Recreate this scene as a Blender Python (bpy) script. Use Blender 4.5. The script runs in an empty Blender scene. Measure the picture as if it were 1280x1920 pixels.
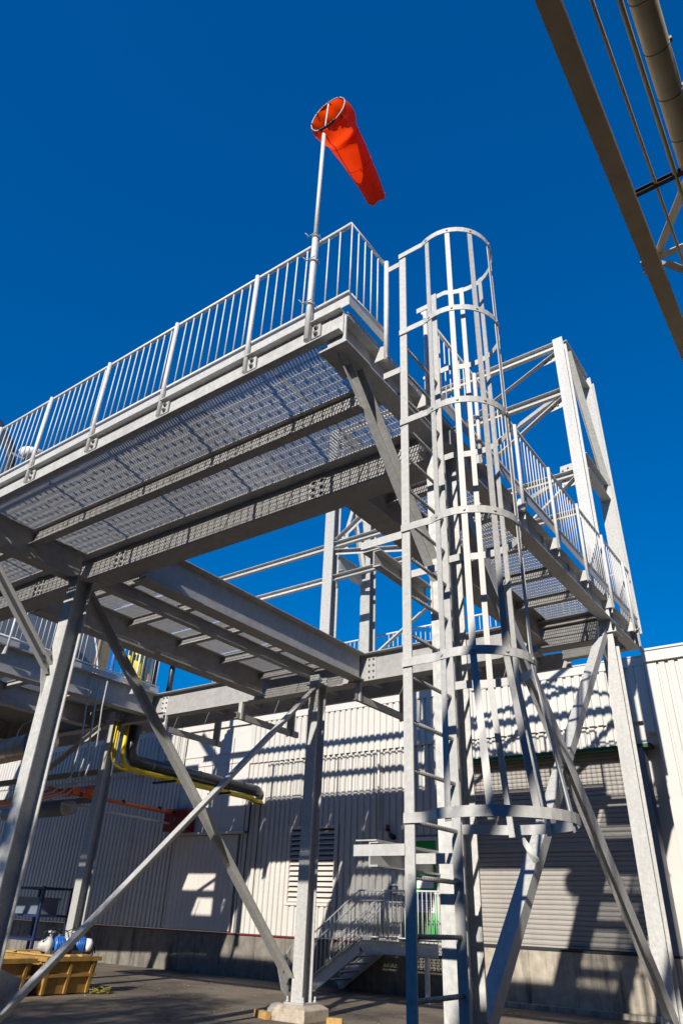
import bpy, bmesh, math, random
from mathutils import Vector, Matrix
random.seed(7)
H = 1.46                      # eye height above the ground; all measures below are relative to the eye
SC = bpy.context.scene
COL = SC.collection

# ------------------------------------------------------------------ camera, sky, sun, exposure
cam_d = bpy.data.cameras.new('camera'); cam = bpy.data.objects.new('camera', cam_d); COL.objects.link(cam)
Rx = Vector((0.81410024, 0.57959901, 0.03613572)); Rd = Vector((-0.26887021, 0.43134489, -0.86119126)); Rf = Vector((-0.51473256, 0.69138019, 0.50699489))
M = Matrix((( Rx.x, -Rd.x, -Rf.x), (Rx.y, -Rd.y, -Rf.y), (Rx.z, -Rd.z, -Rf.z))).to_4x4()
M.translation = (0, 0, H); cam.matrix_world = M
cam_d.sensor_fit = 'VERTICAL'; cam_d.sensor_height = 36.0; cam_d.lens = 36.0 * 1292.46 / 1920.0
cam_d.clip_start = 0.05; cam_d.clip_end = 2000
SC.camera = cam
LDIR = Vector((-0.41, 1.93, -1.0)).normalized()         # the way the sunlight travels
elev = math.asin(-LDIR.z); azim = math.atan2(-LDIR.x, -LDIR.y)
w = bpy.data.worlds.new('World'); SC.world = w; w.use_nodes = True
nt = w.node_tree; nt.nodes.clear()
sky = nt.nodes.new('ShaderNodeTexSky'); sky.sky_type = 'NISHITA'; sky.sun_disc = False
sky.sun_elevation = elev; sky.sun_rotation = azim; sky.altitude = 300; sky.air_density = 1.2; sky.dust_density = 0.0; sky.ozone_density = 5.0
hs = nt.nodes.new('ShaderNodeHueSaturation'); hs.inputs['Saturation'].default_value = 2.0; hs.inputs['Value'].default_value = 1.4; hs.inputs['Hue'].default_value = 0.519
bg = nt.nodes.new('ShaderNodeBackground'); bg.inputs['Strength'].default_value = 0.126
out = nt.nodes.new('ShaderNodeOutputWorld')
gm = nt.nodes.new('ShaderNodeGamma'); gm.inputs['Gamma'].default_value = 0.62
nt.links.new(sky.outputs[0], gm.inputs['Color']); nt.links.new(gm.outputs[0], hs.inputs['Color']); nt.links.new(hs.outputs[0], bg.inputs['Color']); nt.links.new(bg.outputs[0], out.inputs['Surface'])
sd = bpy.data.lights.new('sun', 'SUN'); sd.energy = 5.0; sd.angle = math.radians(0.53); sd.color = (1.0, 0.94, 0.84)
sun = bpy.data.objects.new('sun', sd); COL.objects.link(sun); sun.rotation_euler = LDIR.to_track_quat('-Z', 'Y').to_euler(); sun.location = (0, -20, 30)
SC.view_settings.view_transform = 'Standard'; SC.view_settings.look = 'None'; SC.view_settings.exposure = 0.22; SC.view_settings.gamma = 1.0
SC.view_settings.use_curve_mapping = False
SC.cycles.max_bounces = 8; SC.cycles.diffuse_bounces = 4; SC.cycles.glossy_bounces = 4

# ------------------------------------------------------------------ materials
MATS = {}
def mat(name, col, rough=0.6, metal=0.0, var=0.12, scale=6.0, bump=0.0, bscale=60.0, stain=None, stain_amt=0.0, stain_scale=1.5, streak=False, col2=None, tone=0.0, trans=0.0):
    """procedural paint / metal / concrete: base colour with two octaves of blotches, stains, fine relief"""
    m = bpy.data.materials.new(name); m.use_nodes = True; t = m.node_tree; b = t.nodes['Principled BSDF']
    N = lambda s: t.nodes.new(s); L = t.links.new
    geo = N('ShaderNodeNewGeometry')
    mp = N('ShaderNodeMapping'); L(geo.outputs['Position'], mp.inputs['Vector'])
    n1 = N('ShaderNodeTexNoise'); n1.inputs['Scale'].default_value = scale; n1.inputs['Detail'].default_value = 6; L(mp.outputs[0], n1.inputs['Vector'])
    r1 = N('ShaderNodeMapRange'); r1.inputs[1].default_value = 0.3; r1.inputs[2].default_value = 0.7; r1.inputs[3].default_value = 1 - var; r1.inputs[4].default_value = 1 + var * 0.6
    L(n1.outputs['Fac'], r1.inputs[0])
    mul = N('ShaderNodeVectorMath'); mul.operation = 'SCALE'; mul.inputs[0].default_value = col[:3]; L(r1.outputs[0], mul.inputs['Scale'])
    last = mul.outputs[0]
    if tone:
        oi = N('ShaderNodeObjectInfo'); rt = N('ShaderNodeMapRange'); rt.inputs[3].default_value = 1 - tone; rt.inputs[4].default_value = 1 + tone; L(oi.outputs['Random'], rt.inputs[0])
        m3 = N('ShaderNodeVectorMath'); m3.operation = 'SCALE'; L(last, m3.inputs[0]); L(rt.outputs[0], m3.inputs['Scale']); last = m3.outputs[0]
    if col2:
        n3 = N('ShaderNodeTexNoise'); n3.inputs['Scale'].default_value = scale * 0.21; n3.inputs['Detail'].default_value = 4; L(mp.outputs[0], n3.inputs['Vector'])
        r3 = N('ShaderNodeMapRange'); r3.inputs[1].default_value = 0.42; r3.inputs[2].default_value = 0.62; L(n3.outputs['Fac'], r3.inputs[0])
        mx = N('ShaderNodeMix'); mx.data_type = 'RGBA'; L(r3.outputs[0], mx.inputs['Factor']); L(last, mx.inputs[6]); mx.inputs[7].default_value = (*col2, 1); last = mx.outputs[2]
    if stain:
        ms = N('ShaderNodeMapping'); L(geo.outputs['Position'], ms.inputs['Vector'])
        if streak: ms.inputs['Scale'].default_value = (1.0, 1.0, 0.12)
        n2 = N('ShaderNodeTexNoise'); n2.inputs['Scale'].default_value = stain_scale; n2.inputs['Detail'].default_value = 8; n2.inputs['Roughness'].default_value = 0.7; L(ms.outputs[0], n2.inputs['Vector'])
        r2 = N('ShaderNodeMapRange'); r2.inputs[1].default_value = 0.48; r2.inputs[2].default_value = 0.72; r2.inputs[3].default_value = 0; r2.inputs[4].default_value = stain_amt; L(n2.outputs['Fac'], r2.inputs[0])
        mx = N('ShaderNodeMix'); mx.data_type = 'RGBA'; L(r2.outputs[0], mx.inputs['Factor']); L(last, mx.inputs[6]); mx.inputs[7].default_value = (*stain, 1); last = mx.outputs[2]
    L(last, b.inputs['Base Color'])
    b.inputs['Metallic'].default_value = metal
    rr = N('ShaderNodeMapRange'); rr.inputs[3].default_value = max(0.05, rough - 0.1); rr.inputs[4].default_value = min(1, rough + 0.12); L(n1.outputs['Fac'], rr.inputs[0]); L(rr.outputs[0], b.inputs['Roughness'])
    if bump:
        nb = N('ShaderNodeTexNoise'); nb.inputs['Scale'].default_value = bscale; nb.inputs['Detail'].default_value = 5; L(mp.outputs[0], nb.inputs['Vector'])
        bp = N('ShaderNodeBump'); bp.inputs['Strength'].default_value = bump; bp.inputs['Distance'].default_value = 0.02; L(nb.outputs['Fac'], bp.inputs['Height']); L(bp.outputs[0], b.inputs['Normal'])
    if trans:
        tr = N('ShaderNodeBsdfTranslucent'); tr.inputs['Color'].default_value = (*col[:3], 1); ms_ = N('ShaderNodeMixShader'); ms_.inputs[0].default_value = trans
        o = t.nodes['Material Output']; L(b.outputs[0], ms_.inputs[1]); L(tr.outputs[0], ms_.inputs[2]); L(ms_.outputs[0], o.inputs['Surface'])
    MATS[name] = m; return m
GALV = mat('galvanised_steel', (0.50, 0.495, 0.475), 0.6, 0.08, 0.16, 22, 0.05, 90, (0.33, 0.33, 0.33), 0.5, 2.2, True, tone=0.16)
GALVB = mat('galvanised_bar', (0.51, 0.505, 0.485), 0.6, 0.08, 0.12, 30, 0.04, 120, (0.40, 0.40, 0.39), 0.5, 3.0, True, tone=0.10)
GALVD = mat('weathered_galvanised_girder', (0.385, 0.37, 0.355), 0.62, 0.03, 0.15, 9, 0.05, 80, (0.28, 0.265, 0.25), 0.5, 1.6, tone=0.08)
PIPEM = mat('bright_galvanised_tube', (0.67, 0.665, 0.65), 0.5, 0.08, 0.10, 40)
GRATE = mat('galvanised_grating', (0.56, 0.54, 0.505), 0.6, 0.0, 0.15, 15, tone=0.08)
BOLT = mat('dark_bolt_steel', (0.20, 0.20, 0.20), 0.5, 0.6, 0.2, 50)
SHEET = mat('off_white_cladding', (0.60, 0.58, 0.54), 0.55, 0.0, 0.05, 1.2, 0, 0, (0.50, 0.46, 0.41), 0.4, 1.6, True, tone=0.04)
FASC = mat('white_fascia_trim', (0.61, 0.59, 0.555), 0.5, 0, 0.04, 3)
FLATP = mat('cream_flat_panel', (0.62, 0.58, 0.54), 0.55, 0, 0.05, 2, 0, 0, (0.45, 0.42, 0.40), 0.25, 1.4, True)
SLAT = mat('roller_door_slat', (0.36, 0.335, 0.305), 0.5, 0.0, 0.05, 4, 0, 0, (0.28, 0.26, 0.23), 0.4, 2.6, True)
CONC = mat('stained_concrete', (0.44, 0.385, 0.31), 0.9, 0, 0.25, 5, 0.25, 30, (0.05, 0.045, 0.04), 0.92, 4.5, True)
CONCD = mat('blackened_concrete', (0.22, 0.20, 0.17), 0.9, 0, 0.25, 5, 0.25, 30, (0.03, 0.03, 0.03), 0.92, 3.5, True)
FOOT = mat('pale_concrete', (0.50, 0.43, 0.34), 0.9, 0, 0.2, 9, 0.4, 40, (0.24, 0.19, 0.14), 0.7, 6)
GREEN = mat('green_paint', (0.01, 0.36, 0.05), 0.4, 0, 0.08, 5)
GREEND = mat('dark_green_trim', (0.015, 0.085, 0.02), 0.5, 0, 0.1, 5)
BLACK = mat('black_rubber', (0.02, 0.02, 0.022), 0.6, 0, 0.2, 20)
INSUL = mat('dark_insulated_jacket', (0.06, 0.065, 0.075), 0.35, 0.5, 0.25, 14, 0.15, 30)
YEL = mat('yellow_pipe_paint', (0.75, 0.55, 0.01), 0.45, 0, 0.08, 12)
YBIN = mat('worn_yellow_bin_paint', (0.36, 0.205, 0.045), 0.75, 0, 0.22, 7, 0.15, 40, (0.13, 0.075, 0.03), 0.85, 3.2, True)
ORA = mat('orange_red_pipe_paint', (0.62, 0.11, 0.02), 0.5, 0, 0.12, 12)
RED = mat('dark_red_enamel', (0.20, 0.012, 0.012), 0.4, 0, 0.1, 10)
BLUE = mat('blue_enamel', (0.02, 0.16, 0.55), 0.4, 0, 0.1, 10)
BLUED = mat('dark_blue_frame_paint', (0.012, 0.025, 0.085), 0.5, 0, 0.15, 10)
SILV = mat('silver_duct_sheet', (0.62, 0.56, 0.48), 0.42, 0.45, 0.15, 8, 0.1, 16)
PIPEG = mat('bounce_tinted_pipe_cladding', (0.86, 0.70, 0.42), 0.4, 0.15, 0.12, 6, 0.08, 14)  # golden bounce from the sunlit ground is put into this base colour
GREYB = mat('slate_blue_panel', (0.16, 0.19, 0.24), 0.5, 0, 0.1, 3)
TANB = mat('tan_board', (0.30, 0.22, 0.11), 0.7, 0, 0.2, 6)
WHITEM = mat('white_enamel', (0.80, 0.80, 0.80), 0.4, 0, 0.05, 8)
OCHRE = mat('bounce_tinted_beam', (0.58, 0.45, 0.27), 0.6, 0, 0.12, 5, 0.05, 60, (0.36, 0.26, 0.15), 0.5, 2.0)  # brown tint stands for ground bounce on the beam's underside
WOOD = mat('sawn_timber', (0.50, 0.30, 0.10), 0.8, 0, 0.25, 20)
RAG = mat('grey_rag', (0.30, 0.28, 0.25), 0.9, 0, 0.3, 25)
MOSS = mat('yellow_green_rope', (0.20, 0.17, 0.03), 0.9, 0, 0.4, 30)
SOCK = mat('fluorescent_orange_nylon', (1.0, 0.07, 0.003), 0.5, 0, 0.04, 9, 0.1, 30, trans=0.62)
LEAFM = mat('green_leaf', (0.07, 0.11, 0.03), 0.6, 0, 0.3, 3, trans=0.25)
BARK = mat('grey_bark', (0.16, 0.12, 0.09), 0.9, 0, 0.3, 10, 0.5, 20)
SIGNO = mat('orange_sign_face', (0.75, 0.12, 0.02), 0.5, 0, 0.04, 5)
SIGNB = mat('blue_sign_face', (0.03, 0.16, 0.42), 0.5, 0, 0.04, 5)
YTAG = mat('yellow_sign_face', (0.80, 0.60, 0.05), 0.5, 0, 0.04, 5)
GLASSR = mat('red_lamp_lens', (0.22, 0.005, 0.01), 0.15, 0, 0.05, 5)

def asphalt():
    m = bpy.data.materials.new('worn_asphalt'); m.use_nodes = True; t = m.node_tree; b = t.nodes['Principled BSDF']
    N = lambda s: t.nodes.new(s); L = t.links.new
    geo = N('ShaderNodeNewGeometry')
    a = N('ShaderNodeTexNoise'); a.inputs['Scale'].default_value = 0.45; a.inputs['Detail'].default_value = 7; a.inputs['Roughness'].default_value = 0.65; L(geo.outputs['Position'], a.inputs['Vector'])
    r = N('ShaderNodeValToRGB'); r.color_ramp.elements[0].position = 0.32; r.color_ramp.elements[0].color = (0.065, 0.051, 0.038, 1); r.color_ramp.elements[1].position = 0.68; r.color_ramp.elements[1].color = (0.25, 0.198, 0.14, 1); L(a.outputs['Fac'], r.inputs[0])
    g = N('ShaderNodeTexNoise'); g.inputs['Scale'].default_value = 90; g.inputs['Detail'].default_value = 3; L(geo.outputs['Position'], g.inputs['Vector'])
    gr = N('ShaderNodeMapRange'); gr.inputs[1].default_value = 0.3; gr.inputs[2].default_value = 0.7; gr.inputs[3].default_value = 0.65; gr.inputs[4].default_value = 1.3; L(g.outputs['Fac'], gr.inputs[0])
    mu = N('ShaderNodeVectorMath'); mu.operation = 'SCALE'; L(r.outputs[0], mu.inputs[0]); L(gr.outputs[0], mu.inputs['Scale'])
    v = N('ShaderNodeTexVoronoi'); v.feature = 'DISTANCE_TO_EDGE'; v.inputs['Scale'].default_value = 0.33; 
    wp = N('ShaderNodeTexNoise'); wp.inputs['Scale'].default_value = 1.7; L(geo.outputs['Position'], wp.inputs['Vector'])
    ad = N('ShaderNodeVectorMath'); ad.operation = 'ADD'; L(geo.outputs['Position'], ad.inputs[0]); L(wp.outputs['Color'], ad.inputs[1]); L(ad.outputs[0], v.inputs['Vector'])
    cr = N('ShaderNodeMapRange'); cr.inputs[1].default_value = 0.0; cr.inputs[2].default_value = 0.012; cr.inputs[3].default_value = 0.35; cr.inputs[4].default_value = 1.0; L(v.outputs['Distance'], cr.inputs[0])
    m2 = N('ShaderNodeVectorMath'); m2.operation = 'SCALE'; L(mu.outputs[0], m2.inputs[0]); L(cr.outputs[0], m2.inputs['Scale'])
    L(m2.outputs[0], b.inputs['Base Color']); b.inputs['Roughness'].default_value = 0.9
    bp = N('ShaderNodeBump'); bp.inputs['Strength'].default_value = 0.5; bp.inputs['Distance'].default_value = 0.01; L(g.outputs['Fac'], bp.inputs['Height']); L(bp.outputs[0], b.inputs['Normal'])
    return m
ASPH = asphalt()

# ------------------------------------------------------------------ mesh helpers
V = Vector
class MB:
    def __init__(s): s.v = []; s.f = []; s.sm = []
    def add(s, vs, fs, smooth=False):
        o = len(s.v); s.v += [V(p) for p in vs]; s.f += [[i + o for i in f] for f in fs]; s.sm += [smooth] * len(fs); return s
    def box(s, a, b):
        x0, y0, z0 = a; x1, y1, z1 = b
        return s.add([(x0,y0,z0),(x1,y0,z0),(x1,y1,z0),(x0,y1,z0),(x0,y0,z1),(x1,y0,z1),(x1,y1,z1),(x0,y1,z1)],
                     [(3,2,1,0),(4,5,6,7),(0,1,5,4),(1,2,6,5),(2,3,7,6),(3,0,4,7)])
    def frame(s, p0, p1, up):
        d = (V(p1) - V(p0)).normalized(); u = V(up); u = (u - d * u.dot(d))
        if u.length < 1e-5: u = V((1,0,0)); u = u - d * u.dot(d)
        u.normalize(); return d, d.cross(u), u
    def extr(s, prof, p0, p1, up=(0,0,1), caps=True):
        """extrude a closed 2-D outline (side, up) along p0-p1"""
        d, sd_, u = s.frame(p0, p1, up); n = len(prof); vs = []
        for p in (V(p0), V(p1)): vs += [p + sd_ * a + u * b for a, b in prof]
        fs = [(i, (i+1) % n, n + (i+1) % n, n + i) for i in range(n)]
        if caps: fs += [tuple(range(n))[::-1], tuple(range(n, 2*n))]
        return s.add(vs, fs)
    def isec(s, p0, p1, h, wd, tf=0.016, tw=0.011, up=(0,0,1)):
        """rolled I / H section with top and bottom flanges and a web"""
        a, b, c = wd/2, h/2, tw/2
        P = [(-a,-b),(a,-b),(a,-b+tf),(c,-b+tf),(c,b-tf),(a,b-tf),(a,b),(-a,b),(-a,b-tf),(-c,b-tf),(-c,-b+tf),(-a,-b+tf)]
        n = 12; d, sd_, u = s.frame(p0, p1, up); vs = []
        for p in (V(p0), V(p1)): vs += [p + sd_ * x + u * y for x, y in P]
        fs = [(i, (i+1) % n, n + (i+1) % n, n + i) for i in range(n)]
        for o in (0, n): fs += [(o+0,o+1,o+2,o+3,o+10,o+11),(o+3,o+4,o+9,o+10),(o+4,o+5,o+6,o+7,o+8,o+9)]
        return s.add(vs, fs)
    def csec(s, p0, p1, h, wd, t=0.01, up=(0,0,1), side=1):
        b = h/2
        P = [(0,-b),(wd,-b),(wd,-b+t),(t,-b+t),(t,b-t),(wd,b-t),(wd,b),(0,b)]
        P = [(x*side, y) for x, y in P]
        n = 8; d, sd_, u = s.frame(p0, p1, up); vs = []
        for p in (V(p0), V(p1)): vs += [p + sd_ * x + u * y for x, y in P]
        fs = [(i, (i+1) % n, n + (i+1) % n, n + i) for i in range(n)]
        for o in (0, n): fs += [(o+0,o+1,o+2,o+3),(o+0,o+3,o+4,o+7),(o+4,o+5,o+6,o+7)]
        return s.add(vs, fs)
    def lsec(s, p0, p1, a=0.1, t=0.01, up=(0,0,1), sx=1, sy=1):
        P = [(0,0),(a,0),(a,t),(t,t),(t,a),(0,a)]; P = [(x*sx, y*sy) for x, y in P]
        n = 6; d, sd_, u = s.frame(p0, p1, up); vs = []
        for p in (V(p0), V(p1)): vs += [p + sd_ * x + u * y for x, y in P]
        fs = [(i, (i+1) % n, n + (i+1) % n, n + i) for i in range(n)]
        for o in (0, n): fs += [(o+0,o+1,o+2,o+3),(o+0,o+3,o+4,o+5)]
        return s.add(vs, fs)
    def bar(s, p0, p1, wd, h, up=(0,0,1)):
        a, b = wd/2, h/2; return s.extr([(-a,-b),(a,-b),(a,b),(-a,b)], p0, p1, up)
    def tube(s, p0, p1, r, n=10, r1=None, up=(0,0,1)):
        r1 = r if r1 is None else r1; d, sd_, u = s.frame(p0, p1, up); vs = []
        for p, q in ((V(p0), r), (V(p1), r1)): vs += [p + (sd_ * math.cos(2*math.pi*i/n) + u * math.sin(2*math.pi*i/n)) * q for i in range(n)]
        o = len(s.v); s.add(vs, [(i, (i+1) % n, n + (i+1) % n, n + i) for i in range(n)], True)
        s.f += [[o + i for i in range(n)][::-1], [o + n + i for i in range(n)]]; s.sm += [False, False]; return s
    def path(s, pts, r, n=10):
        """round tube along a polyline, mitred"""
        pts = [V(p) for p in pts]; rings = []; ref = None
        for i, p in enumerate(pts):
            d = (pts[min(i+1, len(pts)-1)] - pts[max(i-1, 0)]).normalized()
            if ref is None: ref = V((0,0,1)) if abs(d.z) < 0.9 else V((1,0,0))
            u = ref - d * ref.dot(d); u.normalize(); ref = u; sd_ = d.cross(u)
            rr = r[i] if isinstance(r, (list, tuple)) else r
            rings.append([p + (sd_ * math.cos(2*math.pi*k/n) + u * math.sin(2*math.pi*k/n)) * rr for k in range(n)])
        vs = [v for rg in rings for v in rg]; fs = []
        for i in range(len(pts)-1):
            for k in range(n): fs.append((i*n+k, i*n+(k+1) % n, (i+1)*n+(k+1) % n, (i+1)*n+k))
        o = len(s.v); s.add(vs, fs, True); s.f += [[o+i for i in range(n)][::-1], [o+(len(pts)-1)*n+i for i in range(n)]]; s.sm += [False, False]; return s
    def hex(s, p, d, r, h):
        return s.tube(p, V(p) + V(d).normalized() * h, r, 6)
    def mesh(s, name, m, off=(0,0,0)):
        me = bpy.data.meshes.new(name); o = V(off)
        me.from_pydata([tuple(p - o) for p in s.v], [], s.f); me.polygons.foreach_set('use_smooth', s.sm); me.materials.append(m); me.update(); return me

ROOT = {}
def thing(name, label, cat, loc, group=None, kind=None):
    o = bpy.data.objects.new(name, None); COL.objects.link(o); o.location = loc; o.empty_display_size = 0.2
    tag(o, label, cat, group, kind); ROOT[o.name] = V(loc); return o
def tag(o, label=None, cat=None, group=None, kind=None):
    if label: o['label'] = label
    if cat: o['category'] = cat
    if group: o['group'] = group
    if kind: o['kind'] = kind
    return o
def base(parent):
    while parent.parent: parent = parent.parent
    return ROOT[parent.name]
def part(name, mb, m, parent, label=None, kind=None):
    """a mesh part of a thing; its vertices are given in place"""
    off = base(parent)
    o = bpy.data.objects.new(name, mb.mesh(name, m, off)); COL.objects.link(o); o.parent = parent
    if label: o['label'] = label
    if kind: o['kind'] = kind
    return o
def solo(name, mb, m, label, cat, group=None, kind=None, loc=None):
    if loc is None:
        xs = [p.x for p in mb.v]; ys = [p.y for p in mb.v]; loc = ((min(xs)+max(xs))/2, (min(ys)+max(ys))/2, min(p.z for p in mb.v))
    o = bpy.data.objects.new(name, mb.mesh(name, m, loc)); COL.objects.link(o); o.location = loc; tag(o, label, cat, group, kind); ROOT[o.name] = V(loc); return o
def inst(name, me, parent, pos, rot=(0,0,0), scale=None, kind=None):
    """shared-mesh part placed at pos (a parent that is itself a part sits at its thing's base)"""
    o = bpy.data.objects.new(name, me); COL.objects.link(o); o.parent = parent; o.location = V(pos) - base(parent); o.rotation_euler = rot
    if scale: o.scale = scale
    if kind: o['kind'] = kind
    return o
GZ = -H
BOLT_ME = MB().tube((0,0,0), (0,-0.012,0), 0.022, 12).hex((0,-0.012,0), (0,-1,0), 0.016, 0.016).mesh('bolt', BOLT)

# ------------------------------------------------------------------ ground
g = MB(); g.add([(-300,-300,GZ),(300,-300,GZ),(300,300,GZ),(-300,300,GZ)], [(0,1,2,3)])
go = solo('ground', g, ASPH, 'worn brown grey asphalt yard', 'ground', kind='structure', loc=(0,0,GZ))

# ------------------------------------------------------------------ warehouse
FY = 16.40
def corr_mesh(width, z0, z1, m, pitch=0.2, depth=0.05, name='cladding_sheet'):
    """one ribbed steel sheet, ribs proud of the pans, with its own thickness"""
    n = round(width / pitch); xs = [(0.0, 0)]
    for i in range(n):
        x = i * pitch; xs += [(x + 0.028, 0), (x + 0.042, -depth), (x + 0.158, -depth), (x + 0.172, 0)]
    xs.append((width, 0))
    b = MB(); k = len(xs); vs = [(x, y, z0) for x, y in xs] + [(x, y, z1) for x, y in xs] + [(x, y + 0.004, z0) for x, y in xs] + [(x, y + 0.004, z1) for x, y in xs]
    fs = []
    for i in range(k-1): fs += [(i, i+1, k+i+1, k+i), (2*k+i+1, 2*k+i, 3*k+i, 3*k+i+1), (i+1, i, 2*k+i, 2*k+i+1), (k+i, k+i+1, 3*k+i+1, 3*k+i)]
    b.add(vs, fs); return b.mesh(name, m)
wh = thing('warehouse', 'long warehouse clad in off-white ribbed sheets on a stained concrete base', 'building', (-18, FY, GZ))
part('wall', MB().box((-34, FY+0.06, -0.46), (-18.2, 30, 5.2)).box((-18.2, FY+0.06, -0.46), (-8.1, 30, 5.2)).box((-8.1, FY+0.06, 3.5), (-3.36, 30, 5.2)).box((-8.1, FY+0.4, -0.46), (-3.36, 30, 3.5)), FLATP, wh)
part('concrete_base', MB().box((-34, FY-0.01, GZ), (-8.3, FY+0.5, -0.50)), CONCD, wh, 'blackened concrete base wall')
part('loading_dock_wall', MB().box((-8.3, FY-0.03, GZ), (-3.0, FY+0.5, -0.44)), CONC, wh, 'streaked pale concrete dock wall under the roller door')
part('dock_kerb', MB().box((-8.3, FY-0.22, GZ), (-3.0, FY-0.03, GZ+0.09)), CONC, wh)
part('base_flashing', MB().box((-34, FY-0.05, -0.50), (-8.1, FY+0.05, -0.475)), RED, wh)
part('roof', MB().box((-34, FY+0.1, 5.2), (-3.3, 30, 5.36)), FLATP, wh)
part('fascia', MB().box((-34, FY-0.09, 5.20), (-3.34, FY+0.1, 5.40)), FASC, wh)
part('fascia_cap', MB().box((-34, FY-0.11, 5.403), (-3.34, FY+0.14, 5.43)), FASC, wh)
up_me = corr_mesh(1.0, 3.98, 5.2, SHEET); lo_me = corr_mesh(1.0, -0.46, 4.02, SHEET)
x = -34.0
def sheets(x0, x1, z0, z1, y, me=None):
    xx = x0
    while xx < x1 - 0.05:
        wdt = min(1.0, x1 - xx); nn = max(1, round(wdt/0.2))
        if me is not None and wdt > 0.99: inst('cladding_sheet', me, wh, (xx, y, 0))
        else: inst('cladding_sheet', corr_mesh(nn*0.2, z0, z1, SHEET), wh, (xx, y, 0), scale=(wdt/(nn*0.2), 1, 1))
        xx += wdt + 0.002
YU, YL = FY - 0.022, FY + 0.03
sheets(-34, -18.25, 3.98, 5.2, YU, up_me); sheets(-15.3, -3.4, 3.98, 5.2, YU, up_me)
sheets(-34, -18.25, -0.46, 4.02, YL, lo_me); sheets(-15.3, -13.58, -0.46, 4.02, YL, lo_me)
sheets(-13.58, -11.84, 2.16, 4.02, YL); sheets(-13.58, -11.84, -0.46, 0.24, YL)
sheets(-11.84, -9.84, -0.46, 4.02, YL, lo_me); sheets(-9.84, -8.82, 1.84, 4.02, YL); sheets(-8.82, -8.12, -0.46, 4.02, YL); sheets(-8.12, -3.9, 3.52, 4.02, YL)
# flat panels above the sliding door
for k, (a, b) in enumerate(((-18.2, -17.25), (-17.24, -16.3), (-16.29, -15.34))):
    part('flat_panel', MB().box((a, FY-0.01, 2.06), (b, FY+0.05, 5.19)), FASC, wh)
for z in (4.35, 4.05): part('panel_rail', MB().box((-18.2, FY-0.035, z), (-15.3, FY-0.012, z+0.05)), FLATP, wh)
sdoor = part('sliding_door', MB().box((-18.15, FY-0.05, -0.44), (-15.45, FY-0.012, 2.0)), FLATP, wh, 'plain cream sliding door')
part('door_track', MB().box((-18.4, FY-0.12, 2.02), (-15.2, FY-0.012, 2.10)), FLATP, sdoor)
for a in (-18.15, -15.5): part('door_stile', MB().box((a, FY-0.062, -0.43), (a+0.06, FY-0.052, 2.0)), FLATP, sdoor)
lb = MB()
for i in range(13): lb.box((-18.07+i*0.2, FY-0.056, -0.42), (-18.05+i*0.2, FY-0.051, 1.98))
part('door_seam', lb, FLATP, sdoor)
for xx in (-15.34, -13.4, -20.3): 
    part('corner_trim', MB().box((xx, FY-0.02 if xx > -15 else FY-0.045, 2.2 if xx > -15 else -0.45), (xx+0.05, FY+0.02, 5.19 if xx < -15 else 3.97)), FASC, wh)
# louvre vent
lv = part('louvre_vent', MB().box((-13.56, FY-0.045, 0.24), (-13.46, FY+0.05, 2.16)).box((-11.96, FY-0.045, 0.24), (-11.86, FY+0.05, 2.16)).box((-13.46, FY-0.045, 0.24), (-11.96, FY+0.05, 0.31)).box((-13.46, FY-0.045, 2.08), (-11.96, FY+0.05, 2.16)), FLATP, wh, 'grey louvred vent')
blade = MB().add([(0,-0.035,0),(1.49,-0.035,0),(1.49,0.05,0.085),(0,0.05,0.085),(0,-0.035,-0.012),(1.49,-0.035,-0.012),(1.49,0.05,0.073),(0,0.05,0.073)], [(0,1,2,3),(7,6,5,4),(4,5,1,0),(3,2,6,7),(0,3,7,4),(1,5,6,2)]).mesh('louvre_blade', FLATP)
for i in range(14): inst('louvre_blade', blade, lv, (-13.455, FY, 0.335 + i*0.124))
part('vent_backing', MB().box((-13.46, FY+0.052, 0.31), (-11.96, FY+0.059, 2.08)), BLACK, lv)
# green personnel door with notices
gd = part('personnel_door', MB().box((-9.70, FY-0.01, -0.40), (-8.92, FY+0.03, 1.70)), GREEN, wh, 'bright green personnel door')
part('door_frame', MB().box((-9.79, FY-0.045, -0.40), (-9.703, FY+0.055, 1.79)).box((-8.917, FY-0.045, -0.40), (-8.86, FY+0.055, 1.79)).box((-9.703, FY-0.045, 1.703), (-8.917, FY+0.055, 1.79)), FLATP, gd)
part('warning_notice', MB().box((-9.45, FY-0.018, 1.02), (-8.98, FY-0.012, 1.22)), SIGNO, gd, 'orange warning notice')
def words(name, txt, size, x, y, z, m, parent, align='CENTER'):
    cu = bpy.data.curves.new(name, 'FONT'); cu.body = txt; cu.size = size; cu.align_x = align; cu.extrude = 0.001
    t = bpy.data.objects.new('tmp', cu); COL.objects.link(t); dg = bpy.context.evaluated_depsgraph_get(); dg.update()
    me = bpy.data.meshes.new_from_object(t.evaluated_get(dg)); bpy.data.objects.remove(t); me.materials.clear(); me.materials.append(m)
    me.name = name
    return inst(name, me, parent, (x, y, z), (math.pi/2, 0, 0))
words('notice_lettering', 'WARNING', 0.1, -9.215, FY-0.021, 1.10, BLACK, gd)
part('white_notice', MB().box((-9.44, FY-0.018, 0.18), (-9.0, FY-0.012, 0.62)), WHITEM, gd, 'white and blue notice sheet')
part('yellow_notice', MB().box((-9.47, FY-0.0165, 0.68), (-9.02, FY-0.012, 0.84)), WHITEM, gd)
part('blue_notice', MB().box((-9.44, FY-0.023, 0.44), (-9.0, FY-0.0195, 0.61)), SIGNB, gd)
pl = MB()
for i in range(5): pl.box((-9.40, FY-0.0215, 0.22+i*0.04), (-9.05-0.03*(i%2), FY-0.0195, 0.232+i*0.04))
part('notice_print', pl, BLACK, gd)
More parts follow.
